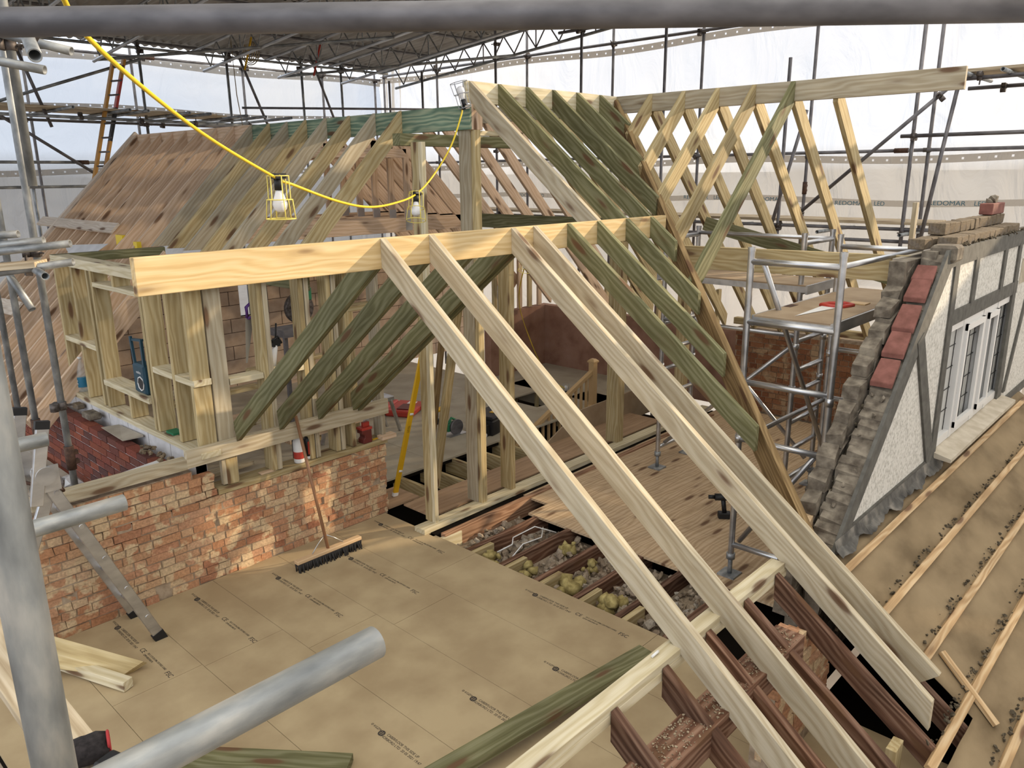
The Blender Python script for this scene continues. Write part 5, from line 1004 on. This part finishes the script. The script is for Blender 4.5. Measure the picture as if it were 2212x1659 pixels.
b = MB(); b.cyl((0.0,-.03,.78),(0.0,.03,.78),0.17,n=28); b.build('blade_guard','rust',m,t,local=True)
b = MB(); b.box((-.05,-.06,.86),(.14,.06,1.0)); b.path([(-.05,0,1.0),(.05,0,1.06),(.14,0,.98)],.025,8); b.build('motor','leaf_green',m,t,local=True,bevel=.01)
b = MB(); b.box((-.3,-.15,.5),(.3,.15,.58)); b.box((-.28,-.12,-1.05),(-.24,-.08,.5)); b.box((.24,-.12,-1.05),(.28,-.08,.5)); b.build('stand','tube_dark',m,t,local=True)
m = Matrix.Translation((6.70,8.35,0.0)) @ Matrix.Rotation(0.5,4,'Z'); t = link('tool_case',None,m,None,'open red plastic tool case on the far chipboard floor','tool case')
b = MB(); b.box((-.28,-.2,0),(.28,.2,.09)); b.build('base','red',m,t,local=True,bevel=.02)
b = MB(); b.box((-.30,.20,.02),(.26,.55,.10)); b.build('lid','red',m,t,local=True,bevel=.02)
b = MB(); b.box((-.2,-.12,.09),(.05,.05,.105)); b.build('recess','maroon',m,t,local=True); b = MB(); b.box((.1,-.1,.0905),(.22,.02,.093)); b.build('label_sticker','white',m,t,local=True)
t = empty('hop_up',(6.0,7.9,0),'small aluminium step platform by the end of the brick wall','step')
b = MB(); b.box((5.2,7.72,0.44),(6.02,8.05,0.50)); b.build('deck','alu',Matrix.Translation((5.6,7.9,.47)),t,bevel=.006)
for (x,y,x2) in ((5.98,7.74,6.12),(5.98,8.03,6.12),(5.25,7.74,5.11),(5.25,8.03,5.11)):
    b = MB(); b.beam((x,y,.46),(x2,y,0),.05,.025,up=(1,0,0)); b.build('leg','alu',Matrix.Translation((x,y,.2)),t)
m = Matrix.Translation((6.50,7.08,0.0)); t = link('circular_saw',None,m,None,'green circular saw on the far chipboard floor beside the open joists','saw')
b = MB(); b.cyl((0,-.02,.10),(0,.02,.10),.10,n=24); b.build('blade_guard','tube_dark',m,t,local=True)
b = MB(); b.box((-.12,.02,.05),(.06,.12,.15)); b.path([(-.1,.05,.15),(-.04,.05,.22),(.06,.05,.16)],.018,8); b.build('body','leaf_green',m,t,local=True,bevel=.01); b = MB(); b.box((-.16,-.06,.0),(.14,.12,.008)); b.build('sole','steel',m,t,local=True)
m = Matrix.Translation((6.98,6.88,0.0)) @ Matrix.Rotation(0.2,4,'Z'); t = link('tool_box',None,m,None,'black toolbox with yellow latches behind the tall post','tool box')
b = MB(); b.box((-.28,-.17,0),(.28,.17,.20)); b.build('body','black',m,t,local=True,bevel=.015); b = MB(); b.box((-.285,-.175,.20),(.285,.175,.25)); b.build('lid','black',m,t,local=True,bevel=.015)
b = MB(); b.box((-.05,-.18,.17),(.05,-.168,.22)); b.box((-.1,-.06,.251),(.08,.0,.256)); b.build('latch','level',m,t,local=True)
m = Matrix.Translation((6.66,6.75,0.0)); t = link('nail_gun',None,m,None,'black and white power tool on the floor beside the toolbox','power tool')
b = MB(); b.box((-.06,-.05,.0),(.08,.05,.16)); b.box((-.12,-.03,.10),(-.04,.03,.18)); b.build('body','black',m,t,local=True,bevel=.012); b = MB(); b.cyl((-.02,-.06,.03),(-.02,-.05,.03),.03,n=14); b.build('cap','white',m,t,local=True)
m = Matrix.Translation((6.62,7.60,0.0)); t = link('drill_driver',None,m,None,'yellow and black drill standing behind the leaning stud','drill')
b = MB(); b.box((-.04,-.035,0),(.05,.035,.06)); b.cyl((0,0,.05),(.01,0,.17),.02,n=10); b.build('handle','black',m,t,local=True); b = MB(); b.cyl((-.08,0,.19),(.09,0,.19),.035,n=14); b.build('body','level',m,t,local=True)
m = Matrix.Translation((6.48,3.27,0.005)) @ Matrix.Rotation(-0.9,4,'Z'); t = link('cordless_drill',None,m,None,'black cordless drill standing on the old floorboards beside the near rafters','drill')
b = MB(); b.box((-.06,-.04,0),(.06,.04,.06)); b.build('battery','black',m,t,local=True,bevel=.008); b = MB(); b.cyl((.0,0,.06),(-.02,0,.19),.022,n=12); b.build('handle','black',m,t,local=True); b = MB(); b.cyl((-.10,0,.215),(.06,0,.215),.034,n=14); b.cyl((-.16,0,.215),(-.10,0,.215),.02,n=10); b.build('body','black',m,t,local=True)
m = Matrix.Translation((5.15,5.6,2.6)); b = MB(); b.beam((4.4,5.45,2.70),(4.9,5.4,2.72),.05,.03); b.build('bar_clamp','black',Matrix.Translation((4.6,5.4,2.7)),None,'black pry bar lying behind the front ridge board','tool')
timber('cross_timber',(4.2,5.45,2.68),(5.1,5.42,2.68),0.09,0.05,'green','dark timber lying level behind the front ridge board between the tall posts','timber')
timber('stay_lath',(6.30,1.0,FZ(1.0)+.03),(5.0,0.62,FZ(0.62)+.03),0.05,0.025,'batten','loose short batten lying askew on the felt near the rafter tip','batten',up=(0,-.59,.81)) if False else None
timber('loose_batten',(4.62,0.90,FZ(0.90)+.03),(4.50,0.56,FZ(0.56)+.03),0.045,0.025,'batten','loose short batten lying askew on the felt near the rafter tip','batten',up=(0,-.59,.81))
b = MB(); lumps(b,2,(4.9,0.43,FZ(.44),4.95,0.46,FZ(.45)+.02),0.03,0.05); b.build('stone','stack',Matrix.Translation((4.9,.45,.2)),None,'grey stone lying on the felt at the bottom right corner','stone')
b = MB(); b.lathe([(0.006,0),(0.007,0.05),(0.003,0.055)],n=10); b.build('wall_plug','white',Matrix.Translation((2.74,1.695,1.078)) @ Matrix.Rotation(1.5,4,'Y'),None,'white wall plug lying on the upper near wall plate','wall plug',local=True)
